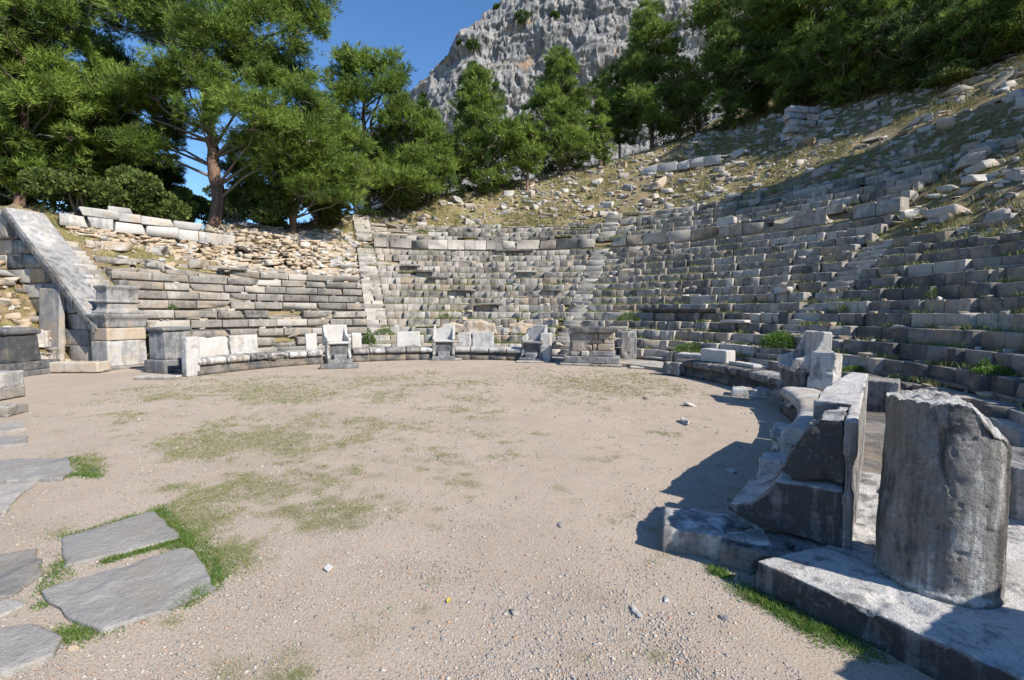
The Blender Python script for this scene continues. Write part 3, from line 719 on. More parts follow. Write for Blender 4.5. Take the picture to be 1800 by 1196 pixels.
# footing stone at lower left of the end block
q = G(1262, 945, .1); stone('footing_stone', (q[0] - .02, q[1] + .05, .09), (1, -.35), (.80, .50, .24), 'rough low footing stone projecting into the orchestra in shade', 'stone', M_near, .018, .05, .10, .35, .1, scale=3.5)
q = G(1350, 985, .1); stone('footing_stone', (q[0] + .12, q[1] + .1, .08), (1, -.6), (.75, .45, .22), 'dark footing stone under the curved bench end', 'stone', M_near, .02, .05, .10, .6, .2, scale=3.5)
# base slab the drum stands on
sl_ = [G(1325, 983, ZS)[:2], G(1650, 1128, ZS)[:2], np.array([2.95, 1.45]), np.array([4.9, 2.3]), np.array([4.6, 4.6]), np.array([3.75, 5.3]), np.array([2.95, 4.5]), G(1470, 955, ZS)[:2]]
o = worn('base_slab', [prism(sl_, (0, 0, 0), np.array([1., 0, 0]), np.array([0, 1., 0]), UP, -.05, ZS)], M_near, None, (sl_[0][0], sl_[0][1], 0), .018, .018, 4.0, .05, 51, .26, .0, side=.55)
tag(o, 'pale worn floor slab with a broken edge under the column drum', 'slab')
# column drum
def drum():
    c = np.array([2.835, 3.02, ZS]); r = .318; n = 64
    a = np.arange(n) / n * 2 * math.pi; V = []; rings = [(0, 1.05), (.03, 1.06), (.05, 1.02), (.10, 1.01), (.7, .985), (1.24, .965)]
    rings = [(z, k) for z, k in rings]
    for z, k in rings: V.append(np.stack([c[0] + r * k * np.cos(a), c[1] + r * k * np.sin(a), np.full(n, c[2] + z)], 1))
    k = np.arange(n); F = [np.stack([i * n + k, i * n + (k + 1) % n, (i + 1) * n + (k + 1) % n, (i + 1) * n + k], 1) for i in range(len(rings) - 1)]
    F = [np.concatenate(F), k[::-1], (len(rings) - 1) * n + k]
    def fn(P, N):
        loc = (P - c) / r; x = loc[:, 0] * .80 + loc[:, 1] * -.60          # towards the broken front right side
        h = P[:, 2] - c[2]; brk = 1.19 - .34 * np.clip((x - .25) / .75, 0, 1) ** 1.2 + .09 * fbm(P * 6, 5, 3, .6) + .04 * np.abs(fbm(P * 16, 3, 9))
        P = P.copy(); over = h > brk; P[over, 2] = c[2] + brk[over] + (h[over] - brk[over]) * .12
        P[:, :2] -= N[:, :2] * (np.clip(fbm(P * 3.3 + 5, 3, 6) - .15, 0, 1) * smooth(h, .4, 1.1) * .04)[:, None]
        an = np.arctan2(P[:, 1] - c[1], P[:, 0] - c[0]) - math.atan2(-c[1], -c[0]); hh = P[:, 2] - c[2]
        path = -.10 + .55 * (1.1 - hh) + .07 * fbm(np.stack([hh * 6, hh * 0, hh * 0], 1), 3, 2)
        g = np.exp(-((an - path) / .035) ** 2) * smooth(hh, .62, .85) * .022 + np.exp(-((an + .35 - .2 * hh) / .03) ** 2) * smooth(hh, .8, 1.0) * .014
        P[:, :2] -= N[:, :2] * g[:, None]
        pit = np.clip(fbm(P * 30, 3, 77) - .28, 0, 1) * .03; P[:, :2] -= N[:, :2] * pit[:, None]
        return P
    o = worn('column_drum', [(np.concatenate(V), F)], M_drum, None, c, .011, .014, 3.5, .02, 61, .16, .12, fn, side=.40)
    tag(o, 'broken marble column drum standing on the worn floor slab', 'column drum')
drum()
# blocks between drum and seats, lower right
q = pol(125, 9.2); 
for (a, b, z, sz, dr_, lab) in ((1548, 700, .40, (.7, .6, .62), (.6, .7), 'dark faced block standing between the back wall and the drum'),
                           (1812, 900, .3, (1.0, .8, .75), (.7, .6), 'dark block on the right edge behind the column drum')):
    q = G(a, b, z); stone('seat_block', (q[0] + .25, q[1] + .35, z), dr_, sz, lab, 'block', M_near, .025, .03, .04, .5, .1)
# right retaining wall pedestal, out of frame: throws its shade over the slab
o = worn_box('wall_pedestal', np.array([4.15, 1.0, .85]), (.5, -.87), (1.3, 1.0, 1.7), M_dark, origin=(4.15, 1.0, 0), voxel=.06, amp=.02)
tag(o, 'tall dark pedestal ending the right retaining wall beside the floor slab', 'pedestal')

# ------------------------------------------------------------------ left retaining wall and pedestals
def left_wall():
    th = -70.3; u = er(th); T = et(th); b0 = pol(th, 11.9, 0)
    e = empty('retaining_wall', b0, 'left retaining wall of big ashlars with a broad sloping coping', 'wall')
    def coptop(s): return 1.05 + .87 * s            # s metres outward from pedestal
    # coping: sloping slabs, in four lengths
    cuts = [.55, 1.6, 2.5, 3.6, 5.35]
    for a, b in zip(cuts[:-1], cuts[1:]):
        a2, b2 = a + .006, b - .006
        poly = [(a2, coptop(a2) - .22), (b2, coptop(b2) - .22), (b2, coptop(b2)), (a2, coptop(a2))]
        worn('coping_slab', [prism(poly, b0, u, UP, T, -.10, 1.0)], M_pale, e, b0, .03, .012, 2, .015, int(a * 9 + 3), tone=.36 if a > 3 else .52, warm=.05)
        worn('edge_moulding', [prism([(a2, coptop(a2) - .34), (b2, coptop(b2) - .34), (b2, coptop(b2) - .03), (a2, coptop(a2) - .03)], b0, u, UP, T, -.19, -.095)], M_dark, e, b0, .03, .008, 3, .01, int(a * 9 + 4), tone=.6, warm=.05)
    # ashlar courses under the coping; courses run a little downhill outwards
    r2 = np.random.default_rng(5); hts = .54
    mb = MB()
    for ci in range(14):
        z0 = ci * hts - .3; s = 1.22 - r2.uniform(0, .0)
        while s < 9.5:
            L = r2.uniform(.7, 1.5); slope = -.0 ; zc = z0 + hts / 2; lim = coptop(max(0, min(s, 5.6))) - .24
            if s > 5.2: lim = coptop(5.2) - .1 - .10 * (s - 5.2)
            rough = s > 1.55
            if zc + hts / 2 > lim:
                ex = lim - (zc - hts / 2)
                if ex > .12:
                    poly = [(s, z0), (s + L, z0), (s + L, min(z0 + hts, max(z0 + .02, coptop(s + L) - .24) if s < 5.2 else lim)), (s, z0 + ex)]
                    V, F = prism(poly, b0, u, UP, T, .06, .5); mb.add(V, F, .5, .2)
            else:
                j = r2.uniform(-.03, .03) if rough else 0
                c = b0 + u * (s + L / 2) + UP * zc + T * (.30 + j)
                block(mb, c, np.array([u, T, UP]), (L - .02, .5, hts - .015), .05 if rough else .012, .02 if rough else .003, np.clip(r2.normal(.45, .2), 0, 1), np.clip(r2.normal(.45 if s > 2.5 else .2, .25), 0, 1), .3 if rough else 0)
            s += L
    mb.build('ashlar_courses', M_wall, b0, e)
    mb = MB()                                       # earth-filled core so nothing shows through
    V, F = prism([(1.3, -.2), (9.5, -.2), (9.5, coptop(5.2) - .7), (5.2, coptop(5.2) - .35), (1.3, 1.75)], b0, u, UP, T, .2, .9); mb.add(V, F, .6, .5)
    mb.build('core', M_wall, b0, e)
    # big rough boulder block at the upper left end
    c = b0 + u * 6.1 + UP * 5.1 + T * .4
    worn_box('end_boulder', c, u, (1.6, 1.0, 1.0), M_wall, parent=e, origin=b0, voxel=.06, amp=.08, chip=.08, tone=.35, warm=.2)
left_wall()

def pedestal():
    u, T = er(-70.3), et(-70.3); p0 = G(191, 652); d, n = T, u; O = p0 + T * .60 + u * .43; O[2] = 0
    e = empty('wall_pedestal', O, 'tall two-tier pedestal with moulded cornices at the foot of the left wall', 'pedestal')
    wd, dp = 1.20, .86
    def tier(nm, z0, z1, ex, mat, tone, ang=0, prof=None, warm=.1):
        if prof is None: prof = [(ex, z0), (ex, z1)]
        shapes = []
        ring = []
        for (x, z) in prof:
            hx, hy = wd / 2 + x, dp / 2 + x
            ring.append([O + d * sx * hx + n * sy * hy + UP * z for sx, sy in ((-1, -1), (1, -1), (1, 1), (-1, 1))])
        V = np.concatenate(ring); m = len(prof); k = np.arange(4)
        F = [np.concatenate([np.stack([i * 4 + k, i * 4 + (k + 1) % 4, (i + 1) * 4 + (k + 1) % 4, (i + 1) * 4 + k], 1) for i in range(m - 1)]), k[::-1], (m - 1) * 4 + k]
        worn(nm, [(V, F)], mat, e, O, .03, .010, 2.5, .02, int(z0 * 100 + 9), tone, warm)
    tier('foot', -.02, .10, .05, M_seat, .5)
    tier('lower_block', .10, .97, 0, M_pale, .26); tier('middle_block', .985, 1.40, 0, M_pale, .16, warm=.65)
    tier('cornice', 0, 0, 0, M_pale, .50, prof=[(.0, 1.41), (.02, 1.52), (.03, 1.64), (.11, 1.75), (.13, 1.83), (.13, 1.87), (.02, 1.88)])
    tier('upper_plinth', 0, 0, 0, M_pale, .45, prof=[(-.02, 1.88), (-.04, 1.96), (-.13, 2.02), (-.14, 2.22)])
    tier('upper_block', 0, 0, 0, M_pale, .50, prof=[(-.10, 2.225), (-.07, 2.28), (-.12, 2.33), (-.13, 2.66), (-.07, 2.76), (-.07, 2.83)])
pedestal()
def small_pedestal(name, pc, d, wd, dp, tiers, lab, mats):
    d = nrm(np.array([d[0], d[1], 0.])); n = np.array([-d[1], d[0], 0]); O = np.array([pc[0], pc[1], 0.])
    e = empty(name, O, lab, 'pedestal')
    for i, (nm, prof, tone) in enumerate(tiers):
        V = np.concatenate([[O + d * sx * (wd / 2 + x) + n * sy * (dp / 2 + x) + UP * z for sx, sy in ((-1, -1), (1, -1), (1, 1), (-1, 1))] for x, z in prof])
        m = len(prof); k = np.arange(4)
        F = [np.concatenate([np.stack([j * 4 + k, j * 4 + (k + 1) % 4, (j + 1) * 4 + (k + 1) % 4, (j + 1) * 4 + k], 1) for j in range(m - 1)]), k[::-1], (m - 1) * 4 + k]
        worn(nm, [(V, F)], mats, e, O, .025, .010, 3, .02, i + int(abs(pc[0]) * 10), tone, .1)
q = G(286, 657)
small_pedestal('small_pedestal', (q[0] - .12, q[1] + .5), er(-70.3)[:2] * -1, .72, .80,
    [('base', [(.10, 0), (.10, .40), (.02, .43)], .45), ('shaft', [(0, .43), (0, 1.30)], .28), ('cap', [(0, 1.31), (.06, 1.36), (.06, 1.44), (-.02, 1.46)], .45)], 'small slim pedestal with a rounded cap between tall pedestal and left bench', M_dark)
q = G(20, 664); 
small_pedestal('dark_pedestal', (q[0] - .62, q[1] + .45), (1, .05), 1.05, 1.0,
    [('step', [(.35, 0), (.35, .17)], .5), ('base', [(.33, .175), (.32, .42)], .65), ('shaft', [(.03, .42), (-.02, 1.22)], .75), ('cap', [(-.02, 1.225), (.05, 1.27), (.06, 1.38), (-.05, 1.45)], .5)], 'dark grey pedestal on a stepped base at the left edge', M_dark)
# leaning slab, lying block, boulders at the wall foot
q = pol(-70.3, 11.9) + er(-70.3) * 2.85 - et(-70.3) * .30; o = worn('leaning_slab', [prism([(-.58, .0), (.60, 0), (.54, 2.72), (-.62, 2.76)], q, -er(-70.3), nrm(et(-70.3) * .06 + UP), et(-70.3), 0, .18)], M_pale, None, q, .03, .01, 2, .01, 12, .42, .25)
tag(o, 'tall grey slab standing against the left wall with dark runs and a buff foot', 'slab')
q = G(132, 657); stone('lying_block', (q[0] - .1, q[1] + .3, .19), (1, .06), (1.45, .55, .32), 'long pale block lying in front of the leaning slab', 'block', M_wall, tone=.15, warm=.4)
WB = 'boulders at the foot of the left wall'
for (a, b, s, z, lab) in ((66, 640, .75, .35, 'round grey boulder left of the leaning slab, on the ground'), (62, 590, .8, 1.0, 'pale boulder above the round one beside the leaning slab'), (50, 650, .5, .2, 'small flat boulder next to the dark pedestal')):
    q = G(a, 650); y = 15.2 if z < .6 else 15.9; q = atY(a, b, y); stone('boulder', (q[0], q[1], z), (1, .4), (s * 1.15, s * .8, s * .75), lab, 'boulder', M_rub, .04, .12, .12, .2, .3, WB, scale=2)
# blocks at the left edge
LB = 'blocks lying at the left edge'
q = G(8, 706); stone('edge_block', (q[0] - .62, q[1] + .25, .44), (1, .1), (1.0, .6, .34), 'pale rough block on top of a low wall at the left edge', 'block', M_pale, tone=.38, group=LB)
stone('edge_block', (q[0] - .62, q[1] + .20, .15), (1, .1), (1.0, .7, .26), 'grey block carrying the pale rough one at the left edge', 'block', M_seat, tone=.4, group=LB)
q = G(10, 735); stone('edge_block', (q[0] - .55, q[1] + .2, .10), (1, .2), (1.0, .5, .20), 'low grey block nearest the paving at the left edge', 'block', M_seat, tone=.4, group=LB)

# paving slabs
PV = 'flat schist slabs set in the orchestra floor'
def paving(poly, lab, ht=.05, tone=.4):
    P = np.array([G(a, b, ht)[:2] for a, b in poly]); c = P.mean(0); P2 = []
    for i in range(len(P)):           # subdivide the outline so that its edge can wear
        a, b = P[i], P[(i + 1) % len(P)]; k = max(2, int(np.hypot(*(b - a)) / .12))
        for t in np.arange(k) / k: P2.append(a + (b - a) * t + RNG.normal(0, .008, 2))
    ht = ht * .6
    o = worn('paving_slab', [prism(P2, (0, 0, 0), np.array([1., 0, 0]), np.array([0, 1., 0]), UP, -.06, ht)], M_slab, None, (c[0], c[1], 0), .016, .012, 2.6, .02, int(abs(c[0]) * 90), tone, .1)
    tag(o, lab, 'paving slab', PV)
paving([(108, 940), (270, 893), (318, 940), (112, 990)], 'rectangular paving slab above the largest one, grass on its right', .05, .5)
paving([(75, 1030), (160, 1000), (320, 957), (345, 962), (382, 1025), (300, 1062), (180, 1100), (110, 1075)], 'largest rounded paving slab in the lower left foreground', .06, .45)
paving([(-60, 975), (65, 958), (75, 1000), (20, 1040), (-60, 1050)], 'dark paving slab left of the largest one, cut by the left edge', .05, .6)
paving([(-60, 1105), (60, 1085), (110, 1110), (95, 1140), (0, 1172), (-60, 1180)], 'paving slab in the bottom left corner', .07, .4)
paving([(-60, 812), (30, 802), (118, 798), (128, 820), (110, 835), (-60, 842)], 'long paving slab with bright grass at its right end', .08, .45)
paving([(-60, 862), (20, 846), (62, 843), (30, 868), (10, 892), (-60, 890)], 'light broken paving slab below the long grass-edged one', .07, .2)
paving([(-60, 742), (40, 740), (46, 748), (10, 755), (-60, 756)], 'thin far paving slab at the left edge under the low blocks', .08, .3)
paving([(-60, 768), (48, 762), (52, 776), (-60, 786)], 'far paving slab at the left edge with a grass tuft at its end', .06, .4)
paving([(-60, 1052), (30, 1048), (48, 1058), (-10, 1085), (-60, 1082)], 'thin pale paving slab between the dark one and the corner one', .02, .1)

# white block wall above the left seats
def white_wall():
    pts = [atY(84, 375, 18.2), atY(410, 395, 22.8)]; a = pts[0]; b = pts[1]; d = nrm(b - a) * np.array([1, 1, 0]); d = nrm(d); n = np.array([-d[1], d[0], 0]); L = math.hypot(*(b - a)[:2])
    zb = 5.35; base = np.array([a[0], a[1], 4.0]); e = empty('terrace_wall', base, 'white block wall on top of the left seats with rubble masonry below', 'wall')
    r3 = np.random.default_rng(12)
    def zt(s): return np.interp(s, [0, L], [6.22, 6.02])
    for ci, (h0, h1, s0, s1) in enumerate(((-.48, 0, .3, L + .3), (0, .36, .9, L * .72), (.36, .58, L * .28, L * .42))):
        mb = MB(); s = s0
        while s < s1 - .3:
            l = r3.uniform(.7, 1.25); c = a * np.array([1, 1, 0]) + d * (s + l / 2) + n * (.3 + .05 * ci) + UP * (zt(s) - .42 + (h0 + h1) / 2)
            block(mb, c, np.array([d, n, UP]), (l - .012, .5, h1 - h0 - .01), .02, .008, np.clip(r3.normal(.08, .12), 0, .5), r3.uniform(0, .25), .3); s += l
        mb.build('block_course', M_pale, base, e)
    mb = MB(); r4 = r3
    for i in range(520):            # rubble masonry
        s = r4.uniform(.6, L + 4.2); top = (zt(s) - .92) if s < L + .2 else 5.95 - .05 * (s - L); z = top - r4.uniform(0, 1) * (.95 if s < L else 1.5)
        dd = max(0, s - L) * .28
        rock(mb, a * np.array([1, 1, 0]) + d * s + n * (.28 - dd * .6 + r4.uniform(-.04, .04) - (top - z) * .25) + UP * z, (r4.uniform(.2, .5), .4, r4.uniform(.10, .22)), math.atan2(d[1], d[0]) + r4.normal(0, .1), 0, r4.uniform(0, .4), r4.uniform(.3, 1), .15)
    for i in range(900):
        th_ = r4.uniform(-47, -24.3); R_c = r4.uniform(15.4, 19.5); p = pol(th_, R_c); p[2] = float(terrain(p[:1], p[1:2])[0]); k = r4.uniform(.12, .42)
        rock(mb, p + UP * k * .12, (k * 1.4, k, k * .55), -math.radians(th_) + r4.normal(0, .3), r4.normal(0, .15), r4.uniform(0, .5), r4.uniform(.1, .9), .15)
    mb.build('rubble_masonry', M_rub, base, e)
white_wall()

# small ruined walls on the slope
def placed(px, py):       # point on the terrain seen at a pixel
    d = ray(px, py); t = np.arange(6, 90, .05) / 1.0; X, Y = d[0] * t, d[1] * t; Z = CAM_H + d[2] * t
    h = terrain(X, Y, False); ok = np.where(Z < h)[0]
    i = ok[0] if len(ok) else len(t) - 1
    return np.array([X[i], Y[i], h[i]])
def th_of(p): return math.degrees(math.atan2(p[0] - CX, p[1] - CY))
q = placed(1402, 235); dd = np.array([1., .15, 0]); mb = MB()
for ci in range(4):
    s = -.9 + .1 * (ci % 2)
    while s < .8:
        l = rr.uniform(.5, .9); block(mb, q + nrm(dd) * (s + l / 2) + UP * (.17 + ci * .42), np.array([nrm(dd), np.array([-.15, 1, 0]), UP]), (l - .02, .6, .40), .04, .02, rr.uniform(.1, .5), rr.uniform(0, .3)); s += l
tag(mb.build('ruined_wall', M_rub, q), 'short stack of grey blocks at the edge of the wood, upper right', 'wall')
a, b = placed(1128, 308), placed(1266, 288); L = np.linalg.norm(b - a); mb = MB(); s = 0
while s < L:
    l = rr.uniform(.9, 1.4); d = (b - a) / L; dh = nrm(d * np.array([1, 1, 0])); block(mb, a + d * (s + l / 2) + UP * .22, np.array([d, np.array([-dh[1], dh[0], 0]), UP]), (l - .02, .5, .62), .03, .01, rr.uniform(0, .2), .1); s += l
tag(mb.build('block_course', M_pale, a), 'long white course of blocks on the slope below the oak bush', 'wall')
a, b = placed(1050, 288), placed(1245, 268); L = np.linalg.norm(b - a); mb = MB()
for i in range(190):
    s = rr.uniform(0, L); p = a + (b - a) / L * s; rock(mb, p + UP * rr.uniform(0, 1.1) + np.array([0, rr.uniform(-.1, .3), 0]), (rr.uniform(.25, .6), .45, rr.uniform(.15, .28)), rr.normal(0, .2), 0, rr.uniform(.2, .7), rr.uniform(0, .8), .2)
tag(mb.build('rubble_wall', M_rub, a), 'rough dry rubble wall under the trees behind the white course of blocks', 'wall')

# ------------------------------------------------------------------ fallen stones
def mound():
    r = np.random.default_rng(14); mb = MB()
    for i in range(420):
        s = r.uniform(2.0, 8.5); pp = -r.uniform(.05, 1) ** 1.5 * 5.0; u, T = er(-70.3), et(-70.3); p = pol(-70.3, 11.9) + u * s + T * pp; z = float(terrain(p[:1], p[1:2])[0]); k = r.uniform(.08, .42) * (1 if r.random() < .5 else .5)
        rock(mb, (p[0], p[1], z + k * .15), (k * 1.3, k, k * .7), r.uniform(0, 6), r.normal(0, .2), r.uniform(0, .7), r.uniform(.1, 1), .22, r)
    tag(mb.build('rubble', M_rub), 'stones strewn over the earth bank left of the left wall', 'rubble', kind='stuff')
    n = 9000; u, T = er(-70.3), et(-70.3); P = pol(-70.3, 11.9) + u * r.uniform(1.5, 14, (n, 1)) - T * r.uniform(0, 8, (n, 1)); P[:, 2] = terrain(P[:, 0], P[:, 1]) - .01
    g = fbm2(P[:, 0], P[:, 1], .9, 3, 8) > -.02; P = np.repeat(P[g], 4, 0); P[:, :2] += r.normal(0, .05, (len(P), 2)); V, F = tri_blades(P, r.uniform(.06, .25, len(P)), r.uniform(.012, .025, len(P)), .5, r)
    mb = MB(); mb.add(V, F, np.repeat(r.random(len(P)), 3), np.repeat((r.random(len(P)) < .4) * .8, 3)); tag(mb.build('dry_grass', M_dry), 'dry grass on the earth bank left of the left wall', 'grass', kind='stuff')
def stones():
    r = np.random.default_rng(33); N0 = 16000
    th = r.uniform(-64, 148, N0); R = np.sqrt(r.uniform(14.5 ** 2, 36 ** 2, N0))
    n = (R - 12.4) / .5; cap = np.interp(th, CAPX, CAPZ); Rc = 12.9 + (cap - 1.88) / .74
    m = (ruin(th, R) > .3) & (R < Rc + 3.0) & ~((th > -21) & (th < 69) & (n > 10.6) & (n < upper_rows(th) - .5))
    dens = np.where(R > Rc, .35, .9) * np.interp(fbm2(th * .12, R * .3, 1, 3, 2), [-.4, .3], [.35, 1.0]) * np.where((th > -20) & (th < 5) & (R > 22), .55, 1)
    dens = dens * np.where((th < -22) & (R > 18.3), .5, 1) * np.where((th > 70) & (R < 21), 1.25, 1)
    m &= r.random(N0) < dens
    # not under the rubble wall at the left
    th, R = th[m], R[m]; x = CX + R * np.sin(np.radians(th)); y = CY + R * np.cos(np.radians(th)); z = terrain(x, y)
    size = np.clip(r.lognormal(-1.22, .50, len(x)), .13, 1.0)
    px, py, fw = project(np.stack([x, y, z], 1)); vis = (fw > 2) & (px > -30) & (px < 1830) & (py > 0) & (py < 1200)
    app = np.where(vis, size / fw, 0); order = np.argsort(-app); x, y, z, th, R, size, px, py, app = [v[order] for v in (x, y, z, th, R, size, px, py, app)]
    rest = MB(); NI = 280
    Gs = 'fallen stones on the slope'
    used = {}
    for i in range(len(x)):
        s = size[i]; flat = r.uniform(.25, .75); asp = r.uniform(.5, .95); kind = r.choice(3, p=[.45, .3, .25])
        tone = float(np.clip(r.normal(.25, .22), 0, .9)); warm = float(np.clip(r.normal(.25, .25), 0, 1)); rot = -math.radians(th[i]) + r.normal(0, .5); tilt = r.normal(0, .22)
        if kind == 0: dims = (s, s * asp * .8, s * flat * .45)       # slab
        elif kind == 1: dims = (s * 1.0, s * .55, s * .5)
        else: dims = (s, s * asp, s * max(flat, .5))
        c = (x[i], y[i], z[i] + dims[2] * .14)
        if i < NI:
            mb = MB()
            if kind == 1:
                ca, sa = math.cos(rot), math.sin(rot); ax = nrm(np.array([[ca, sa, r.normal(0, .12)], [-sa, ca, r.normal(0, .12) + .1], [0, 0, 1]])); block(mb, c, ax, dims, .03, .02, tone, warm, .5, r)
            else: rock(mb, c, dims, rot, tilt, tone, warm, .22, r)
            shp = ['flat slab', 'squared block', 'jagged boulder'][kind]; colr = 'white' if tone < .12 else ('buff' if warm > .5 else ('pale grey' if tone < .35 else 'dark grey'))
            sz = 'large' if s > .62 else ('medium' if s > .42 else 'small')
            reg = 'behind the white block wall on the left' if th[i] < -24 else ('on the slope left of centre below the pines' if px[i] < 860 else ('on the slope above the central seats' if px[i] < 1130 else
                  ('around the white course of blocks' if px[i] < 1300 and py[i] < 340 else ('among the upper seats right of centre' if px[i] < 1480 and py[i] > 300 else ('just below the wood, upper right' if py[i] < 240 else ('in the shaded band of the right slope' if py[i] < 350 else 'just above the seats at the right edge'))))))
            lab = '%s %s %s lying %s' % (sz, colr, shp, reg)
            o = mb.build('fallen_stone', M_rub, c); tag(o, lab, 'stone', Gs)
            used.setdefault(lab, []).append((o, px[i], py[i], app[i], s))
        else:
            rock(rest, c, dims, rot, tilt, tone, warm, .22, r)
    for lab, L in used.items():
        if len(L) > 1:
            L.sort(key=lambda t: t[1])
            for k, t in enumerate(L):
                if len(L) == 2: suf = ('leftmost', 'rightmost')[k]
                else: suf = 'leftmost' if k == 0 else ('rightmost' if k == len(L) - 1 else ORD[k] + ' from the left' if k < len(ORD) and k > 0 else None)
                if suf: t[0]['label'] = suf + ' ' + lab if len((suf + ' ' + lab).split()) <= 16 else suf + ' ' + ' '.join(lab.split()[:12])
    # gravelly chips between them
    K = 7000; t2 = r.uniform(-64, 148, K); R2 = np.sqrt(r.uniform(14.5 ** 2, 33 ** 2, K)); m = (ruin(t2, R2) > .3); t2, R2 = t2[m], R2[m]
    x = CX + R2 * np.sin(np.radians(t2)); y = CY + R2 * np.cos(np.radians(t2)); z = terrain(x, y)
    for i in range(len(x)):
        s = r.uniform(.06, .2); rock(rest, (x[i], y[i], z[i]), (s * 1.3, s, s * .7), r.uniform(0, 6), 0, r.uniform(0, .6), r.uniform(0, .8), .25, r)
    tag(rest.build('rubble', M_rub), 'loose small rubble scattered over the ruined slope', 'rubble', kind='stuff')
stones()
# shattered stones in the seat gutters
def gutter():
    r = np.random.default_rng(3); mb = MB()
    for i in range(650):
        th = r.uniform(-64, 148); n = r.integers(-4, 11)
        if n > top_row(th): continue
        R, z = rowRZ(n); s = r.uniform(.05, .22) ; rock(mb, pol(th, R + r.uniform(.15, .5), z + s * .15), (s * 1.4, s, s * .6), r.uniform(0, 6), 0, r.uniform(0, .7), r.uniform(0, .8), .25, r)
    mound_later = True
    tag(mb.build('stone_chips', M_rub), 'small stone chips lying on the seat rows', 'rubble', kind='stuff')
gutter()

# ------------------------------------------------------------------ pebbles and grass of the orchestra
def tri_blades(C, H, Wd, lean, r):
    n = len(C); a = r.uniform(0, 2 * math.pi, n); side = np.stack([np.cos(a), np.sin(a), np.zeros(n)], 1) * (Wd / 2)[:, None]
    b = r.uniform(0, 2 * math.pi, n); tip = C + np.stack([np.cos(b) * lean * H, np.sin(b) * lean * H, H], 1)
    V = np.stack([C - side, C + side, tip], 1).reshape(-1, 3); return V, np.arange(3 * n).reshape(-1, 3)
def grass_mask_px(px, py):
    m = np.zeros_like(px)
    for (cx, cy, rx, ry, s) in ((480, 690, 290, 30, .75), (700, 672, 260, 18, .6), (1060, 672, 180, 24, .85), (430, 780, 190, 30, 1.1), (360, 800, 120, 30, .8), (500, 880, 200, 60, .7), (330, 930, 70, 60, 1.2), (390, 990, 90, 40, 1.0), (250, 1110, 60, 20, .8),
                            (860, 710, 240, 30, .45), (800, 820, 190, 60, .35), (150, 820, 30, 18, 1.6), (260, 870, 120, 30, .35), (560, 740, 200, 20, .6), (300, 700, 110, 14, .7), (230, 735, 70, 12, .5), (680, 760, 180, 30, .4), (1120, 690, 150, 22, .5),
                            (600, 830, 120, 25, .45), (80, 950, 40, 12, .5), (1310, 1040, 18, 10, 1.2)):
        m = np.maximum(m, s * np.exp(-(((px - cx) / rx) ** 2 + ((py - cy) / ry) ** 2) ** 1.0))
    return m
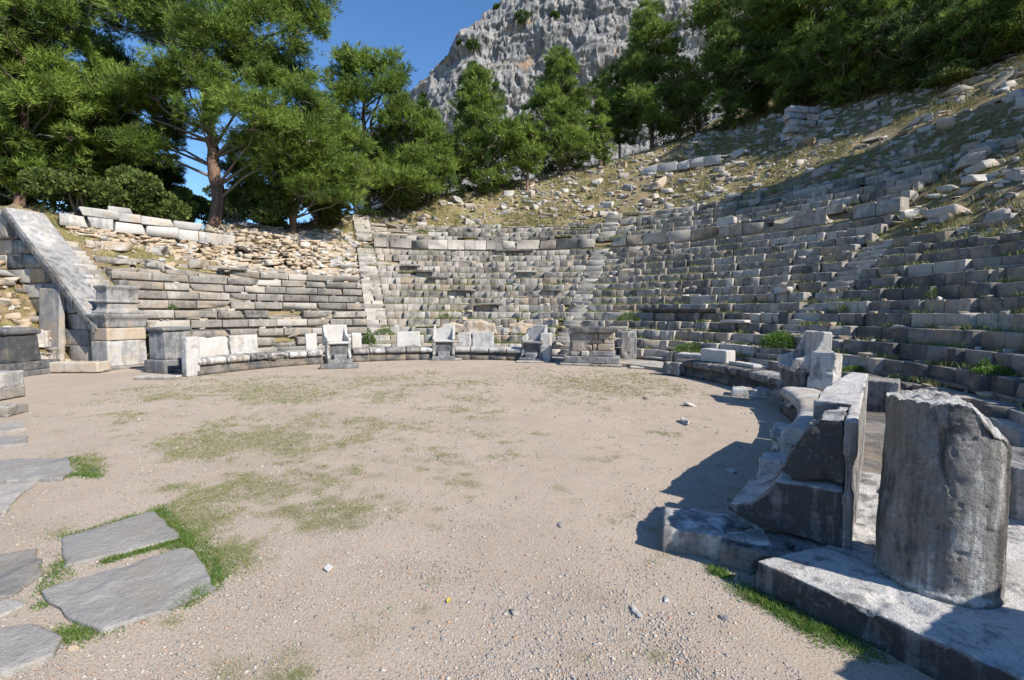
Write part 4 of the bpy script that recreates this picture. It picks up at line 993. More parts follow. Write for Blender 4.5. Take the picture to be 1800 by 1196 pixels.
def orchestra_cover():
    r = np.random.default_rng(8)
    # candidate points evenly over the visible floor, denser near the camera
    n = 330000; px = r.uniform(-60, 1560, n); py = 640 + (1300 - 640) * r.random(n) ** 1.0
    t = (CAM_H) / np.maximum(1e-6, (py - 549.6)) * FPX; X = (px - 900) / FPX * t; Y = t * 1.0
    X, Y, _ = X, Y, 0; R = np.hypot(X - CX, Y - CY); ok = (R < 7.9) | ((Y < 4) & (X < 1.6))
    ok &= (Y < 20)
    gm = grass_mask_px(px, py); nz = fbm2(X, Y, 1.6, 4, 44) ; nz2 = fbm2(X, Y, 7, 3, 45)
    dens = np.clip(gm * 1.6 + nz * 1.1 + nz2 * 1.1 - .56, 0, 1) * .75
    far = np.clip(Y / 8, .35, 2.2)
    g = ok & (r.random(n) < dens * 1.9)
    X2, Y2 = X[g], Y[g]; z = terrain(X2, Y2)
    reps = 4; Cc = np.repeat(np.stack([X2, Y2, z - .004], 1), reps, 0) + np.concatenate([r.normal(0, .03, (len(X2) * reps, 2)), np.zeros((len(X2) * reps, 1))], 1)
    H = r.uniform(.014, .042, len(Cc)) * np.repeat(far[g], reps) ** .4; Wd = r.uniform(.005, .010, len(Cc)) * np.repeat(far[g], reps) ** 1.1
    V, F = tri_blades(Cc, H, Wd, 1.3, r); mb = MB(); tn = np.repeat(r.uniform(0, 1, len(Cc)), 3); wm = np.repeat((r.random(len(Cc)) < .3) * r.uniform(.3, 1, len(Cc)), 3)
    mb.add(V, F, tn, wm); tag(mb.build('grass', M_grass), 'short patchy grass on the orchestra floor', 'grass', kind='stuff')
    # pebbles
    g = ok & (r.random(n) < np.clip(.55 + .9 * fbm2(X, Y, 1.1, 3, 71), .12, 1) * np.clip(2.2 / Y, .06, .75)); X3, Y3 = X[g], Y[g]; m = len(X3)
    s = np.clip(r.lognormal(-5.35, .55, m), .002, .022) * np.clip(Y3 / 5, .8, 2.2)
    ico = np.array([(0, 0, .6), (.9, 0, .1), (.3, .85, .1), (-.7, .5, .1), (-.7, -.5, .1), (.3, -.85, .1), (0, 0, -.4)])
    IF = np.array([(0, 1, 2), (0, 2, 3), (0, 3, 4), (0, 4, 5), (0, 5, 1), (6, 2, 1), (6, 3, 2), (6, 4, 3), (6, 5, 4), (6, 1, 5)])
    P = ico[None] * (1 + r.normal(0, .2, (m, 7, 3))); a = r.uniform(0, 6.28, m); ca, sa = np.cos(a)[:, None], np.sin(a)[:, None]; P[:, :, 0] *= r.uniform(.8, 1.6, m)[:, None]
    Q = np.stack([P[:, :, 0] * ca - P[:, :, 1] * sa, P[:, :, 0] * sa + P[:, :, 1] * ca, P[:, :, 2]], -1) * s[:, None, None] + np.stack([X3, Y3, terrain(X3, Y3)], 1)[:, None]
    F = (IF[None] + 7 * np.arange(m)[:, None, None]).reshape(-1, 3); mb = MB()
    mb.add(Q.reshape(-1, 3), F, np.repeat(r.random(m), 7), np.repeat((r.random(m) < .14) * r.uniform(.3, 1, m), 7)); tag(mb.build('gravel', M_peb), 'small gravel stones over the orchestra floor', 'gravel', kind='stuff')
orchestra_cover()
def floor_bits():
    r = np.random.default_rng(55)
    for (a, b, sz, t, w_, lab) in ((906, 1079, .075, .45, 0, 'flat grey shard on the gravel at the middle bottom'), (1119, 1080, .085, .3, 0, 'grey stone left of the worn floor slab, largest on the gravel'), (985, 925, .08, .55, .0, 'thin grey shard on the gravel at the centre'), (577, 1000, .07, .2, 0, 'pale grey stone on the gravel right of the paving slabs'),
                                   (1170, 1055, .05, .0, 0, 'small white stone near the grassy edge of the floor slab'), (1272, 1088, .055, .5, 0, 'small grey stone close to the front of the worn floor slab'), (1135, 702, .12, .9, 0, 'small dark stone alone on the floor near the footing slabs'), (1213, 714, .22, .0, 0, 'thin white flake on the floor before the rough shaded slab'),
                                   (1205, 745, .25, .0, 0, 'second white flake on the floor, nearer the camera'), (125, 1142, .07, .2, 1, 'reddish pebble by the bottom left paving slab'), (1285, 830, .12, .3, 0, 'grey stone in the shade of the bench end'), (168, 826, .08, .6, 0, 'dark pebble at the tip of the bright grass on the left')):
        q = G(a, b); mb = MB(); rock(mb, q + UP * sz * .12, (sz, sz * .7, sz * .3), r.uniform(0, 6), 0, t, w_, .2, r); tag(mb.build('stone', M_rub, q), lab, 'stone', 'single stones on the orchestra floor')
    q = G(787, 1060, .012); mb = MB(); mb.add(np.array([q, q + [.012, .02, .006], q + [.004, .055, .010], q + [-.012, .022, .004], q + [0, .024, .0]]), [np.array([[0, 1, 4], [1, 2, 4], [2, 3, 4], [3, 0, 4]])], 1, 1)
    m_ = NT('yellow_leaf'); m_.b.inputs['Base Color'].default_value = (.62, .48, .04, 1); tag(mb.build('fallen_leaf', m_.m, q), 'small yellow fallen leaf on the gravel', 'leaf')
floor_bits()
def tufts_near():
    r = np.random.default_rng(18); C = []
    lines = [((125, 805), (170, 840), 260, .05), ((118, 835), (165, 838), 120, .04), ((275, 895), (330, 960), 500, .05), ((318, 945), (385, 1010), 450, .07), ((385, 1010), (320, 1065), 300, .05), ((180, 990), (320, 950), 240, .02), ((110, 985), (70, 1070), 160, .05),
             ((90, 1120), (190, 1110), 260, .05), ((1300, 1035), (1420, 1100), 420, .05), ((1420, 1100), (1530, 1150), 300, .06), ((1255, 1005), (1275, 1012), 120, .03), ((100, 950), (250, 905), 100, .03), ((1150, 650), (1190, 655), 60, .1), ((1345, 1015), (1300, 985), 100, .04)]
    for (p, q, n, w_) in lines:
        t = r.random(n); a = G(*p), G(*q); pts = a[0] + (a[1] - a[0]) * t[:, None] + np.concatenate([r.normal(0, w_, (n, 2)), np.zeros((n, 1))], 1); C.append(pts)
    C = np.repeat(np.concatenate(C), 5, 0); C[:, :2] += r.normal(0, .02, (len(C), 2)); H = r.uniform(.012, .045, len(C)); V, F = tri_blades(C, H, r.uniform(.004, .008, len(C)), .9, r)
    mb = MB(); mb.add(V, F, np.repeat(r.uniform(.2, 1, len(C)), 3), np.repeat((r.random(len(C)) < .15) * .8, 3)); tag(mb.build('grass_tufts', M_weed), 'brighter grass tufts along the slabs and stone edges', 'grass', kind='stuff')
tufts_near()
mound()
def slope_grass():
    r = np.random.default_rng(28); n = 230000; th = r.uniform(-66, 149, n); R = np.sqrt(r.uniform(14.5 ** 2, 40 ** 2, n)); x = CX + R * np.sin(np.radians(th)); y = CY + R * np.cos(np.radians(th))
    dens = np.clip(.25 + 1.8 * fbm2(x, y, .55, 4, 91), 0, 1) * np.where(ruin(th, R) > .3, 1, .0); g = r.random(n) < dens; x, y = x[g], y[g]; z = terrain(x, y); C = np.stack([x, y, z - .02], 1)
    # blades on the seats themselves
    m = 70000; t2 = r.uniform(-22, 148, m); nn = r.integers(-4, 21, m); k = np.clip(.22 + 1.8 * fbm2(t2 * .25, nn * .7, 1, 3, 5), 0, 1); ok = (r.random(m) < k) & ((nn <= top_row(t2)) | ((nn > 11) & (nn < upper_rows(t2)) & (t2 < 69))); t2, nn = t2[ok], nn[ok]
    RR = np.array([rowRZ(int(v)) for v in nn]); rad = RR[:, 0] + r.uniform(.32, .5, len(t2)); C2 = np.stack([CX + rad * np.sin(np.radians(t2)), CY + rad * np.cos(np.radians(t2)), RR[:, 1] - .02], 1)
    for CC, nm, lab, hh, mat in ((C, 'dry_grass', 'dry yellow green grass over the slope', (.10, .36), M_dry), (C2, 'seat_grass', 'green grass growing in the joints of the seats', (.06, .19), M_grass)):
        C3 = np.repeat(CC, 4, 0); C3[:, :2] += r.normal(0, .05, (len(C3), 2)); H = r.uniform(*hh, len(C3)); V, F = tri_blades(C3, H, r.uniform(.016, .036, len(C3)), .5, r); mb = MB()
        mb.add(V, F, np.repeat(np.repeat(r.random(len(CC)), 4), 3), np.repeat(np.repeat((r.random(len(CC)) < .35) * r.uniform(.2, 1, len(CC)), 4), 3)); tag(mb.build(nm, mat), lab, 'grass', kind='stuff')
slope_grass()

# ------------------------------------------------------------------ weeds on the seats
def leaves(C, D, size, r, asp=.55):
    n = len(C); d = nrm(D + r.normal(0, .5, (n, 3))); s = nrm(np.cross(d, r.normal(size=(n, 3)))); L = (size * r.uniform(.6, 1.3, n))[:, None]
    V = np.stack([C, C + d * L * .5 + s * L * asp / 2, C + d * L, C + d * L * .5 - s * L * asp / 2], 1).reshape(-1, 3); return V, np.arange(4 * n).reshape(-1, 4)
def bush(px, py, n, wpx, hpx, lab, cnt=900, size=.06, mat=None):
    R, z = rowRZ(n); d = ray(px, py); ts = np.linspace(3, 45, 4400); rr_ = np.abs(np.hypot(d[0] * ts / d[1] - CX, ts - CY) - (R + .3)); c = np.where(rr_ < .03)[0]; t = ts[c[-1]] if len(c) else ts[np.argmin(rr_)]
    O = np.array([d[0] * t / d[1], t, z]); s = t / FPX; w_, h_ = wpx * s, hpx * s; r = np.random.default_rng(int(px)); u = nrm(r.normal(size=(cnt, 3))); u[:, 2] = np.abs(u[:, 2])
    lump = 1 + .35 * fbm(u * 2.2, 3, int(px)); P = u * np.array([w_ / 2, w_ / 2.6, h_]) * (r.uniform(.35, 1, cnt) ** .5 * lump)[:, None]
    V, F = leaves(O + P, u + UP * .4, np.full(cnt, size), r); mb = MB(); mb.add(V, F, np.repeat(r.random(cnt), 4), np.repeat((r.random(cnt) < .08) * .6, 4))
    e = empty('green_bush', O, lab, 'bush', 'green weeds growing on the seats'); mb.build('leaves', mat or M_weed, O, e)
    st = MB()
    for _ in range(9):
        a = r.uniform(0, 6.28); tube(st, [O - UP * .05, O + np.array([math.cos(a) * w_ * .15, math.sin(a) * w_ * .15, h_ * .5]), O + np.array([math.cos(a) * w_ * .3, math.sin(a) * w_ * .3, h_ * .8])], [.012, .009, .005], 5)
    st.build('stems', M_twig, O, e)
bush(1370, 612, -3, 66, 28, 'largest bright green bush, left of the scrolled throne', 2200, .07)
bush(1212, 606, -4, 52, 16, 'low wide green weed behind the low bench right of the altar', 900, .06)
bush(1105, 566, -1, 44, 14, 'green weed on the seats directly behind the altar top', 700, .06)
bush(675, 578, -3, 34, 12, 'green weed on the step at the foot of the first stairway', 700, .06)
bush(650, 598, -4, 22, 24, 'taller green weed between the left throne and the first stairway', 900, .06)
bush(782, 557, -1, 30, 9, 'small green weed above the buff boulders on the left', 400, .05)
bush(1750, 672, -3, 66, 14, 'flat green weed at the right edge behind the drum', 1100, .045)
bush(1500, 650, -4, 40, 10, 'green weed behind the leaning block', 600, .045)
bush(868, 598, -4, 16, 10, 'tiny dark green weed behind the middle bench', 300, .04)
bush(303, 538, 0, 14, 11, 'tiny green weed on the left seats above the small pedestal', 260, .05)
bush(1730, 648, -3, 20, 22, 'upright leafy weed above the flat one at the right edge', 300, .05)
bush(1480, 555, 0, 18, 18, 'sparse weed tuft on the seats right above the scrolled throne', 120, .05)
bush(1640, 515, 1, 22, 20, 'sparse upright weed tuft on the right seats', 120, .05)

# ------------------------------------------------------------------ trees
def pads_mesh(pads, r, tuft_d=26.0, K=7, L=.26, Wd=.035, maxt=26000):
    Cs, Ds, T, W_ = [], [], [], []
    for (c, a, b, h, tn) in pads:
        area = 2 * math.pi * ((a * b) ** .5) * (((a * b) ** .5) + h) * .5; n = max(30, int(area * tuft_d)); ns = max(7, int(5 + area * 1.6))
        su = nrm(r.normal(size=(ns, 3))); su[:, 2] = np.where(su[:, 2] < -.45, -su[:, 2], su[:, 2]); sr = r.uniform(.35, 1.08, ns)
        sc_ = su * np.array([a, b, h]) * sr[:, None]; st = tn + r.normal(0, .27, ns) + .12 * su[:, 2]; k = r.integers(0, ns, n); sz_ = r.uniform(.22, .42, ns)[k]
        off = r.normal(0, .55, (n, 3)) * np.array([a, b, h * .8]) * sz_[:, None]; keep = r.random(n) < .97
        Cs.append(c + sc_[k] + off); Ds.append(nrm(nrm(off) * .8 + su[k] * .8 + UP * .45))
        T.append(np.clip(st[k] + r.normal(0, .10, n), 0, 1)); W_.append((r.random(n) < .05) * .6)
    C, D, T, W_ = [np.concatenate(v) for v in (Cs, Ds, T, W_)]
    if len(C) > maxt: s = r.permutation(len(C))[:maxt]; C, D, T, W_ = C[s], D[s], T[s], W_[s]
    n = len(C); C = np.repeat(C, K, 0) + r.normal(0, .05, (n * K, 3)); D = nrm(np.repeat(D, K, 0) + r.normal(0, .55, (n * K, 3))); s = nrm(np.cross(D, r.normal(size=D.shape))) * Wd / 2
    Lr = L * r.uniform(.6, 1.25, (n * K, 1)); V = np.stack([C - s, C + s, C + D * Lr], 1).reshape(-1, 3); T = np.repeat(np.clip(np.repeat(T, K) + r.normal(0, .08, n * K), 0, 1), 3); W_ = np.repeat(np.repeat(W_, K), 3)
    return V, np.arange(len(V)).reshape(-1, 3), T, W_
def pine(base, trunk, pads, lab, seed, r0=.3, mat=None, K=7, L=.26, Wd=.035, dens=26, maxt=26000, group='pine trees behind the theatre', cat='pine tree', forks=()):
    r = np.random.default_rng(seed); base = np.asarray(base, float); e = empty('pine_tree', base, lab, cat, group)
    tp = np.asarray(trunk, float); n = len(tp); mb = MB(); dense = []
    for i in range(n - 1):
        for t in np.linspace(0, 1, 5)[:-1]: dense.append(tp[i] * (1 - t) + tp[i + 1] * t)
    dense.append(tp[-1]); dense = np.array(dense); dense[1:-1] += r.normal(0, r0 * .12, dense[1:-1].shape); rads = np.linspace(r0, r0 * .22, len(dense)); rads[0] *= 1.25
    tube(mb, dense, rads, 10)
    for f in forks: tube(mb, f, np.linspace(r0 * .7, r0 * .2, len(f)), 8)
    mb.build('trunk', M_bark, base, e, True)
    bm_ = MB()
    for (c, a, b, h, tn) in pads:
        # limb from the trunk to the pad
        j = int(np.argmin(np.linalg.norm(dense - (c - UP * (h + .25 * np.linalg.norm((c - tp[-1])[:2]))), axis=1))); s = dense[j]; m_ = (s + c) / 2 + UP * r.uniform(-.3, .2) + r.normal(0, .12, 3); br = max(.035, r0 * .26)
        tube(bm_, [s, s * .5 + m_ * .5, m_, m_ * .45 + c * .55 - UP * h * .25, c], [br, br * .8, br * .62, br * .45, br * .2], 6)
        for _ in range(4):
            q = c + r.normal(0, .5, 3) * np.array([a, b, h]); tube(bm_, [m_ * .3 + c * .7, (c + q) / 2 - UP * .1, q], [br * .3, br * .2, .008], 4)
    for _ in range(9):           # bare dead twigs poking out under the foliage
        c, a, b, h, tn = pads[int(r.integers(len(pads)))]; dr = nrm(r.normal(size=3) * np.array([1, 1, .35])); p0 = c - UP * h * .3; q = p0 + dr * a * r.uniform(.9, 1.45)
        tube(bm_, [p0, (p0 + q) / 2 + r.normal(0, .06, 3), q], [.035, .022, .008], 4)
        for _k in range(3): m2 = p0 + (q - p0) * r.uniform(.4, .9); tube(bm_, [m2, m2 + nrm(dr + r.normal(0, .7, 3)) * a * .35], [.014, .005], 4)
    bm_.build('branch', M_twig, base, e, True)
    V, F, T, W_ = pads_mesh(pads, r, dens, K, L, Wd, maxt); cb = MB(); cb.add(V, F, T, W_); cb.build('crown', mat or M_pine, base, e)
    return e
def padpx(px, py, rx, ry, Y, tn=.5, dj=1.0):
    c = atY(px, py, Y); s = Y / FPX; a = rx * s; return (c, a, a * dj * .9, ry * s * 1.2, tn)
def crown_px(cx, ytop, ybot, wpx, Y, seed, n=26, conic=.6, tn=.5, sz=.30):
    """foliage pads filling a crown outline; wpx = half width at the widest (photo pixels at distance Y)"""
    r = np.random.default_rng(seed); out = []; s = Y / FPX; ph = r.uniform(0, 9)
    def prof(t):
        p = (1 - t) ** .8 + .10 if conic > .5 else math.sin(math.pi * min(1, .16 + .84 * (1 - t))) ** .5
        return p * min(1, .55 + t * 3.0)
    for i in range(9):          # heart of the crown, its shade painted as dark needle tone
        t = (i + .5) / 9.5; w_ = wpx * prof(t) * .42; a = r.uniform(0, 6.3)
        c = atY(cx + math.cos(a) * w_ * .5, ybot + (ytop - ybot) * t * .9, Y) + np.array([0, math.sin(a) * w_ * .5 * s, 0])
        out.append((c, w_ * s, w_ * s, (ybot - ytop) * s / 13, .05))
    for i in range(n):
        t = ((i + r.uniform(0, 1)) / n) ** .9; a = i * 2.4 + r.uniform(-.5, .5); pr = prof(t) * (1 + .28 * math.sin(a * 2 + ph + t * 9)) ; rad = wpx * pr * r.uniform(.62, .98)
        if r.random() < .12: rad *= 1.2
        py = ybot + (ytop - ybot) * (t * .95) + r.uniform(-4, 6); w_ = wpx * sz * r.uniform(.45, 1.05) * (.5 + .5 * pr)
        out.append((atY(cx + math.cos(a) * rad, py, Y) + np.array([0, math.sin(a) * rad * s, 0]), w_ * s, w_ * s * .95, w_ * s * r.uniform(.55, .9), float(np.clip(tn + r.normal(0, .2), 0, 1))))
    return out
def ground_at(px, Y):
    x = (px - 900) / FPX * Y; return np.array([x, Y, float(terrain(np.array([x]), np.array([Y]), False)[0])])

# 1 big pine with the bare trunk left of centre
Y0 = 25.5
tk = [ground_at(384, Y0) - UP * .3] + [atY(a, b, Y0) for a, b in ((382, 330), (374, 262), (368, 215), (358, 150), (350, 90), (352, 30), (356, -60))]
pd = [padpx(*v) for v in ((450, 45, 70, 48, Y0 - 1, .45), (380, 90, 80, 40, Y0 - 1.5, .5), (300, 50, 75, 45, Y0 + .5, .35), (225, 30, 70, 40, Y0 + 1.5, .3), (150, 15, 55, 40, Y0 + 1, .35), (530, 45, 42, 32, Y0, .35), (555, 22, 22, 18, Y0, .4), (505, 130, 50, 34, Y0 + 1, .4), (440, 115, 55, 30, Y0, .45),
    (330, 140, 62, 26, Y0 - 2, .6), (370, 165, 38, 26, Y0 - 2, .55), (265, 165, 55, 22, Y0 - 2, .55), (225, 180, 45, 30, Y0 - 1.5, .5), (350, 205, 34, 24, Y0 - 2.2, .5), (455, 150, 42, 26, Y0 - 1.6, .5), (455, 215, 70, 36, Y0 - 2.5, .65), (520, 165, 40, 30, Y0 - 1.5, .5), (545, 190, 35, 30, Y0 - .5, .4),
    (240, 265, 55, 32, Y0 - 1.5, .5), (205, 225, 45, 30, Y0 - .5, .35), (300, 215, 40, 26, Y0, .3), (290, 245, 36, 24, Y0 + .5, .25), (160, 90, 40, 30, Y0 + 2, .2), (200, 120, 50, 25, Y0 + 2, .2), (430, -20, 80, 40, Y0, .5), (300, -30, 80, 40, Y0, .5), (520, -15, 50, 30, Y0, .45), (480, 265, 45, 30, Y0 - 1, .4), (540, 235, 40, 26, Y0 - 1.5, .55))]
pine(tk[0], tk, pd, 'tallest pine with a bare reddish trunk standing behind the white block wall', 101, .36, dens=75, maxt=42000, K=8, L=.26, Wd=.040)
# 2 pine just right with a low spreading crown, trunk at 517
Y1 = 27.0
tk = [ground_at(517, Y1) - UP * .3] + [atY(a, b, Y1) for a, b in ((518, 350), (522, 300), (515, 250), (500, 210))]
pd = [padpx(*v) for v in ((520, 285, 75, 42, Y1 - 1.5, .6), (470, 310, 50, 34, Y1 - .5, .35), (590, 290, 55, 34, Y1, .6), (560, 330, 55, 22, Y1 - 1.2, .6), (610, 320, 35, 26, Y1, .5), (500, 235, 60, 30, Y1 - .5, .6), (560, 240, 48, 34, Y1, .5), (450, 275, 40, 28, Y1, .35), (600, 250, 40, 26, Y1 + .5, .5), (480, 345, 40, 16, Y1, .3), (420, 300, 34, 22, Y1 + 1, .25), (535, 338, 45, 18, Y1 - 1.4, .5), (490, 352, 40, 14, Y1 - .5, .25), (600, 352, 40, 12, Y1 - .5, .4), (440, 332, 34, 18, Y1 + 1, .25))]
pine(tk[0], tk, pd, 'low spreading pine right of the bare trunk, crown hanging over the wall end', 102, .22, dens=75, maxt=34000, K=8, L=.26, Wd=.04)
# 3 far-left mass of pines
Y2 = 22.0
for i, (cx, yt, yb, wp, Yt, tn, lab) in enumerate(((40, -60, 340, 105, Y2, .62, 'yellow green pine filling the left edge'), (130, 130, 350, 75, Y2 + 2, .6, 'bushy pine between the left edge and the tallest pine'), (-80, -40, 350, 110, Y2 - 1, .5, 'pine partly outside the left edge'),
                                             (185, 200, 360, 60, Y2 + 4, .4, 'lower darker pine close behind the left end of the white wall'), (262, 270, 365, 50, Y2 + 7, .15, 'dark shaded pine behind the white wall between two brighter ones'), (20, 180, 360, 80, Y2 + 6, .15, 'dark pine in the gap behind the left edge pines'))):
    g = ground_at(cx, Yt); tk = [g - UP * .3, atY(cx + 5, (yt + yb) / 2 + 60, Yt), atY(cx, yt + 60, Yt), atY(cx, yt + 15, Yt)]
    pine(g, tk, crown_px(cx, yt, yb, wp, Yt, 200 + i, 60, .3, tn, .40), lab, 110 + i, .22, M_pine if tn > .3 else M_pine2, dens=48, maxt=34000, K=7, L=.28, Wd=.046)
# 4 tall double-trunk pine
Y4 = 33.0
g = ground_at(648, Y4); tk = [g - UP * .3] + [atY(a, b, Y4) for a, b in ((646, 310), (640, 250), (640, 190), (636, 130))]; fk = [[atY(646, 320, Y4), atY(655, 262, Y4), atY(652, 215, Y4), atY(672, 160, Y4)]]
pd = [padpx(*v) for v in ((610, 110, 24, 20, Y4, .5), (600, 140, 30, 26, Y4, .45), (640, 130, 38, 30, Y4, .55), (690, 135, 30, 30, Y4, .5), (680, 165, 36, 26, Y4 - 1, .55), (620, 175, 40, 24, Y4 - 1, .5), (580, 205, 45, 30, Y4 - 1, .55), (700, 215, 42, 26, Y4 - 1, .55), (735, 250, 38, 34, Y4, .5), (600, 250, 50, 30, Y4 - 1.5, .6), (690, 265, 50, 26, Y4 + 1, .3),
    (730, 300, 50, 26, Y4 - 1, .5), (650, 320, 45, 22, Y4 - 2, .65), (700, 322, 50, 20, Y4 - 2.2, .65), (600, 330, 40, 20, Y4 - 1, .5), (745, 330, 34, 16, Y4 - 1, .6), (575, 290, 45, 30, Y4, .45), (650, 118, 14, 14, Y4, .5), (700, 185, 26, 22, Y4, .5), (655, 290, 34, 20, Y4 + 1.5, .25), (745, 218, 32, 26, Y4, .55), (765, 265, 34, 26, Y4 + .5, .5), (768, 305, 34, 24, Y4, .45), (560, 250, 30, 24, Y4, .4), (540, 320, 34, 24, Y4, .45))]
pine(g, tk, pd, 'round topped pine with two bare stems against the sky left of the cliff', 130, .26, forks=fk, dens=50, maxt=34000, K=7, L=.32, Wd=.052)
# 5.. generic pines along the hill edge
TREES = [(842, 118, 330, 74, 36, .5, .6, 'broad pine in front of the cliff foot, its base hidden by a small shrub'), (985, 84, 296, 66, 40, .52, .6, 'pine right of the broad one with its top against the cliff'),
         (1052, 168, 288, 30, 38, .75, .7, 'small bright conical pine between two taller ones'), (925, 215, 300, 40, 37, .6, .4, 'light green bushy pine low behind the slope edge'),
         (1140, 4, 240, 76, 44, .5, .6, 'tall pine rising over the oak bush against the cliff'), (1085, 120, 258, 44, 46, .35, .5, 'dark pine with a thin straight trunk beside the oak bush'),
         (1335, -70, 195, 95, 42, .55, .4, 'wide spreading pine at the left of the right wood, above the block stack'), (1275, 50, 225, 50, 50, .3, .4, 'dark pine behind the oak bush'),
         (1440, -60, 165, 75, 44, .65, .4, 'bright green pine in the middle of the right wood'), (1395, 70, 192, 50, 40, .4, .4, 'lower shaded pine behind the stack of blocks'),
         (1540, -60, 160, 75, 42, .4, .4, 'dark pine right of the middle of the right wood'), (1490, 60, 178, 55, 46, .3, .4, 'dark low pine filling the wood behind the slope edge'),
         (1645, -60, 90, 62, 38, .4, .4, 'pine with two dark bare trunks near the upper right'), (1735, -90, 40, 70, 34, .5, .4, 'pine with a leaning trunk in the upper right corner'),
         (1600, 20, 158, 52, 48, .2, .4, 'dark thicket pine behind the bare trunks'), (1810, -70, 50, 70, 33, .5, .4, 'pine cut by the right edge'), (1780, 0, 90, 60, 44, .25, .4, 'dark pine behind the right edge one'), (1700, 0, 128, 50, 46, .25, .4, 'shaded pine between the leaning trunk and the bare ones')]
for i, (cx, yt, yb, wp, Yt, tn, con, lab) in enumerate(TREES):
    q = placed(cx, yb + 8); Yt = float(q[1]) if 20 < q[1] < 75 else Yt; g = ground_at(cx, Yt)
    s = Yt / FPX; tk = [g - UP * .3, atY(cx + 3, (yt * .3 + yb * .7), Yt), atY(cx - 4, (yt * .7 + yb * .3), Yt), atY(cx, yt + 12, Yt)]
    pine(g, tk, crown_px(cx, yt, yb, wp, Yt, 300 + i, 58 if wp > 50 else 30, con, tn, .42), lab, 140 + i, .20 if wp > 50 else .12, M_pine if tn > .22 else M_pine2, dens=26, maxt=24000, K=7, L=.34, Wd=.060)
# oak-like bush
def leafy(cx, cy, rx, ry, Y, lab, seed, cnt=14000, size=.16, mat=None, name='oak_tree'):
    q_ = placed(cx, cy + ry); Y = float(q_[1]) if 18 < q_[1] < 60 else Y
    r = np.random.default_rng(seed); c = atY(cx, cy, Y); s = Y / FPX; e = empty(name, ground_at(cx, Y), lab, 'tree' if ry > 25 else 'shrub'); O = np.array(e.location)
    V_, D_ = [], []
    for k in range(16):
        o = c + r.normal(0, .42, 3) * np.array([rx, rx, ry]) * s * .9; u = nrm(r.normal(size=(cnt // 16, 3))); V_.append(o + u * np.array([rx, rx, ry * .9]) * s * .42 * (r.uniform(.4, 1, (cnt // 16, 1)) ** .5)); D_.append(u + UP * .5)
    P, D = np.concatenate(V_), np.concatenate(D_); P[:, 2] = np.maximum(P[:, 2], O[2] + .05); V, F = leaves(P, D, np.full(len(P), size), r, .7); mb = MB(); mb.add(V, F, np.repeat(r.random(len(P)), 4), np.repeat(r.random(len(P)) * .4, 4)); mb.build('crown', mat or M_oak, O, e)
    st = MB(); 
    for k in range(6):
        q = c + r.normal(0, .5, 3) * np.array([rx, rx, ry]) * s * .7; tube(st, [O - UP * .2 + r.normal(0, .1, 3) * [1, 1, 0], (O + q) / 2 + r.normal(0, .15, 3), q], [.09, .06, .02], 6)
    st.build('trunk', M_twig, O, e, True)
leafy(1215, 182, 50, 60, 41, 'pale yellow green oak bush in front of the dark pines', 61)
leafy(860, 328, 20, 16, 31, 'small light green shrub under the broad pine', 62, 2600, .10, M_weed, 'shrub')
leafy(300, 352, 34, 24, 27.5, 'bright green shrub left of the bare pine trunk', 63, 5000, .10, M_weed, 'shrub')
leafy(415, 350, 26, 18, 27.5, 'bright green shrub right of the bare pine trunk', 64, 3500, .10, M_weed, 'shrub')
leafy(650, 374, 24, 8, 27, 'low green shrub at the top of the first stairway', 65, 1200, .08, M_weed, 'shrub')
leafy(1660, 140, 35, 24, 33, 'dark broad leaved shrub between the bare trunks', 66, 3500, .14, M_pine2, 'shrub')
for i, (a, b, rx, ry, Yt, lab) in enumerate(((50, 340, 70, 50, 28, 'dark shrub in the wood at the far left edge'), (150, 345, 65, 40, 29, 'dark shrub behind the left end of the white wall'), (235, 352, 55, 46, 29, 'shaded shrub behind the middle of the white wall'), (400, 366, 46, 26, 36, 'dark shrub between the bare trunk and the low spreading pine, far back'), (335, 362, 40, 36, 33, 'dark shrub left of the bare pine trunk, farther back'),
        (475, 362, 50, 36, 31, 'shaded shrub under the low spreading pine'), (565, 366, 40, 30, 30, 'dark shrub at the right end of the white wall under the pines'), (700, 345, 50, 30, 38, 'shaded shrub under the double stemmed pine'), (752, 318, 50, 40, 42, 'shaded shrub between the double stemmed pine and the broad pine'))):
    leafy(a, b, rx, ry, Yt, lab, 600 + i, 9000, .17, M_pine2, 'shrub')
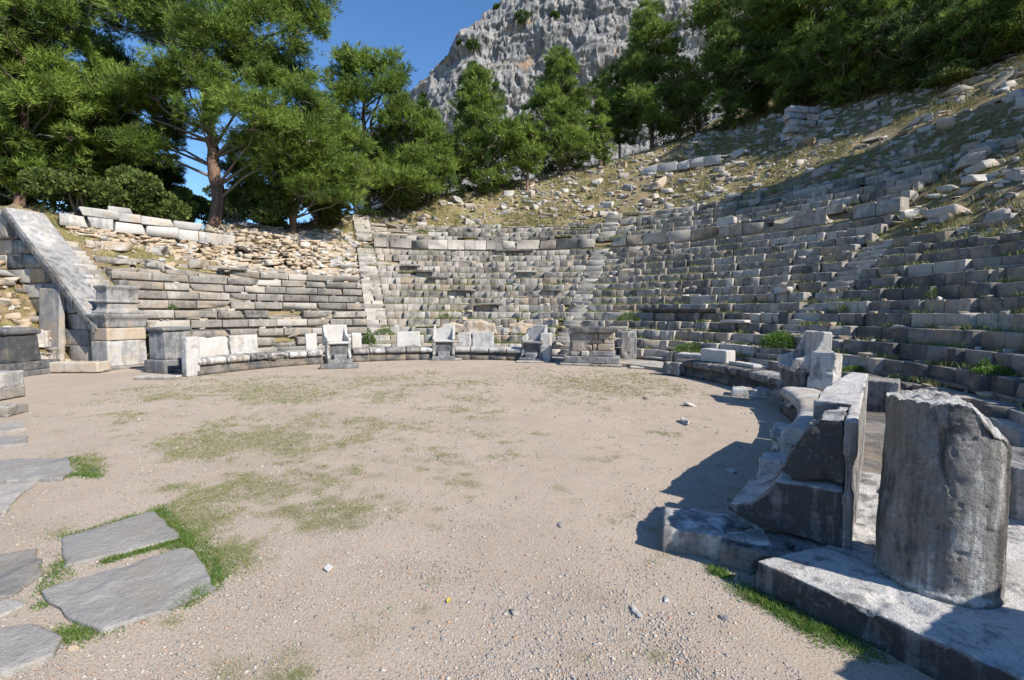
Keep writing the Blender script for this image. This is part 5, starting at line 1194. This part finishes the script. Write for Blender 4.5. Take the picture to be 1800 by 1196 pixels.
# cliff shrubs
for i, (a, b, w_) in enumerate(((875, 14, 6), (833, 120, 13), (808, 75, 4), (830, 78, 10), (918, 30, 13), (744, 170, 7), (975, 28, 7))):
    Yc = 172; d = ray(a, b); k = np.argmin(np.abs((CL[:, :, 0] / CL[:, :, 1]) - d[0] / d[1]) + np.abs((CL[:, :, 2] - CAM_H) / CL[:, :, 1] - d[2] / d[1])); O = CL.reshape(-1, 3)[k]
    r = np.random.default_rng(i); s = O[1] / FPX * w_; u = nrm(r.normal(size=(500, 3))); V, F = leaves(O + u * np.array([s, s, s * .6]) * r.uniform(.5, 1, (500, 1)), u, np.full(500, .9), r, .8); mb = MB(); mb.add(V, F, .3, 0)
    tag(mb.build('cliff_shrub', M_pine2, O), ['dark shrub on the skyline of the cliff near the top', 'wide dark shrub on the left shoulder of the cliff', 'tiny shrub on the cliff edge', 'shrub in a fold of the left cliff', 'large dark shrub high on the cliff face', 'small shrub on the lowest cliff ledge', 'shrub high on the cliff right of the large one'][i], 'shrub', 'shrubs on the cliff')
# pines up the slope beyond the right edge, which throw the band of shade
SHADE = []
for (a_, b_) in ((1360, 345), (1450, 318), (1540, 300), (1625, 278), (1705, 262), (1785, 235)):
    p = placed(a_, b_); d_ = 6.0
    while True:
        c = p + np.array(SUN) * d_
        if c[0] > 1.22 * c[1] + 1.5: break
        d_ += .5
    SHADE.append((c[0], c[1], c[2]))
for i, (x, y, zc) in enumerate(SHADE):
    w_ = 2.1; h = zc - float(terrain(np.array([x]), np.array([y]), False)[0]) + 1.4
    if h < 2.5: h = 2.5
    g = np.array([x, y, float(terrain(np.array([x], float), np.array([y], float), False)[0])]); r = np.random.default_rng(500 + i)
    pads = [(g + np.array([math.cos(k * 2.4) * w_ * .55 * (1.1 - k / 22), math.sin(k * 2.4) * w_ * .55 * (1.1 - k / 22), h - 2.6 + 2.2 * k / 20]), w_ * .42, w_ * .42, w_ * .28, .4) for k in range(20)]
    pine(g, [g - UP * .3, g + UP * h * .5, g + UP * h * .95], pads, ['pine up the slope beyond the right edge, nearest the seats', 'second pine beyond the right edge', 'third pine beyond the right edge', 'fourth pine beyond the right edge', 'fifth pine beyond the right edge', 'farthest pine beyond the right edge'][i], 520 + i, .2, dens=40, maxt=16000, K=7, L=.33, Wd=.07)
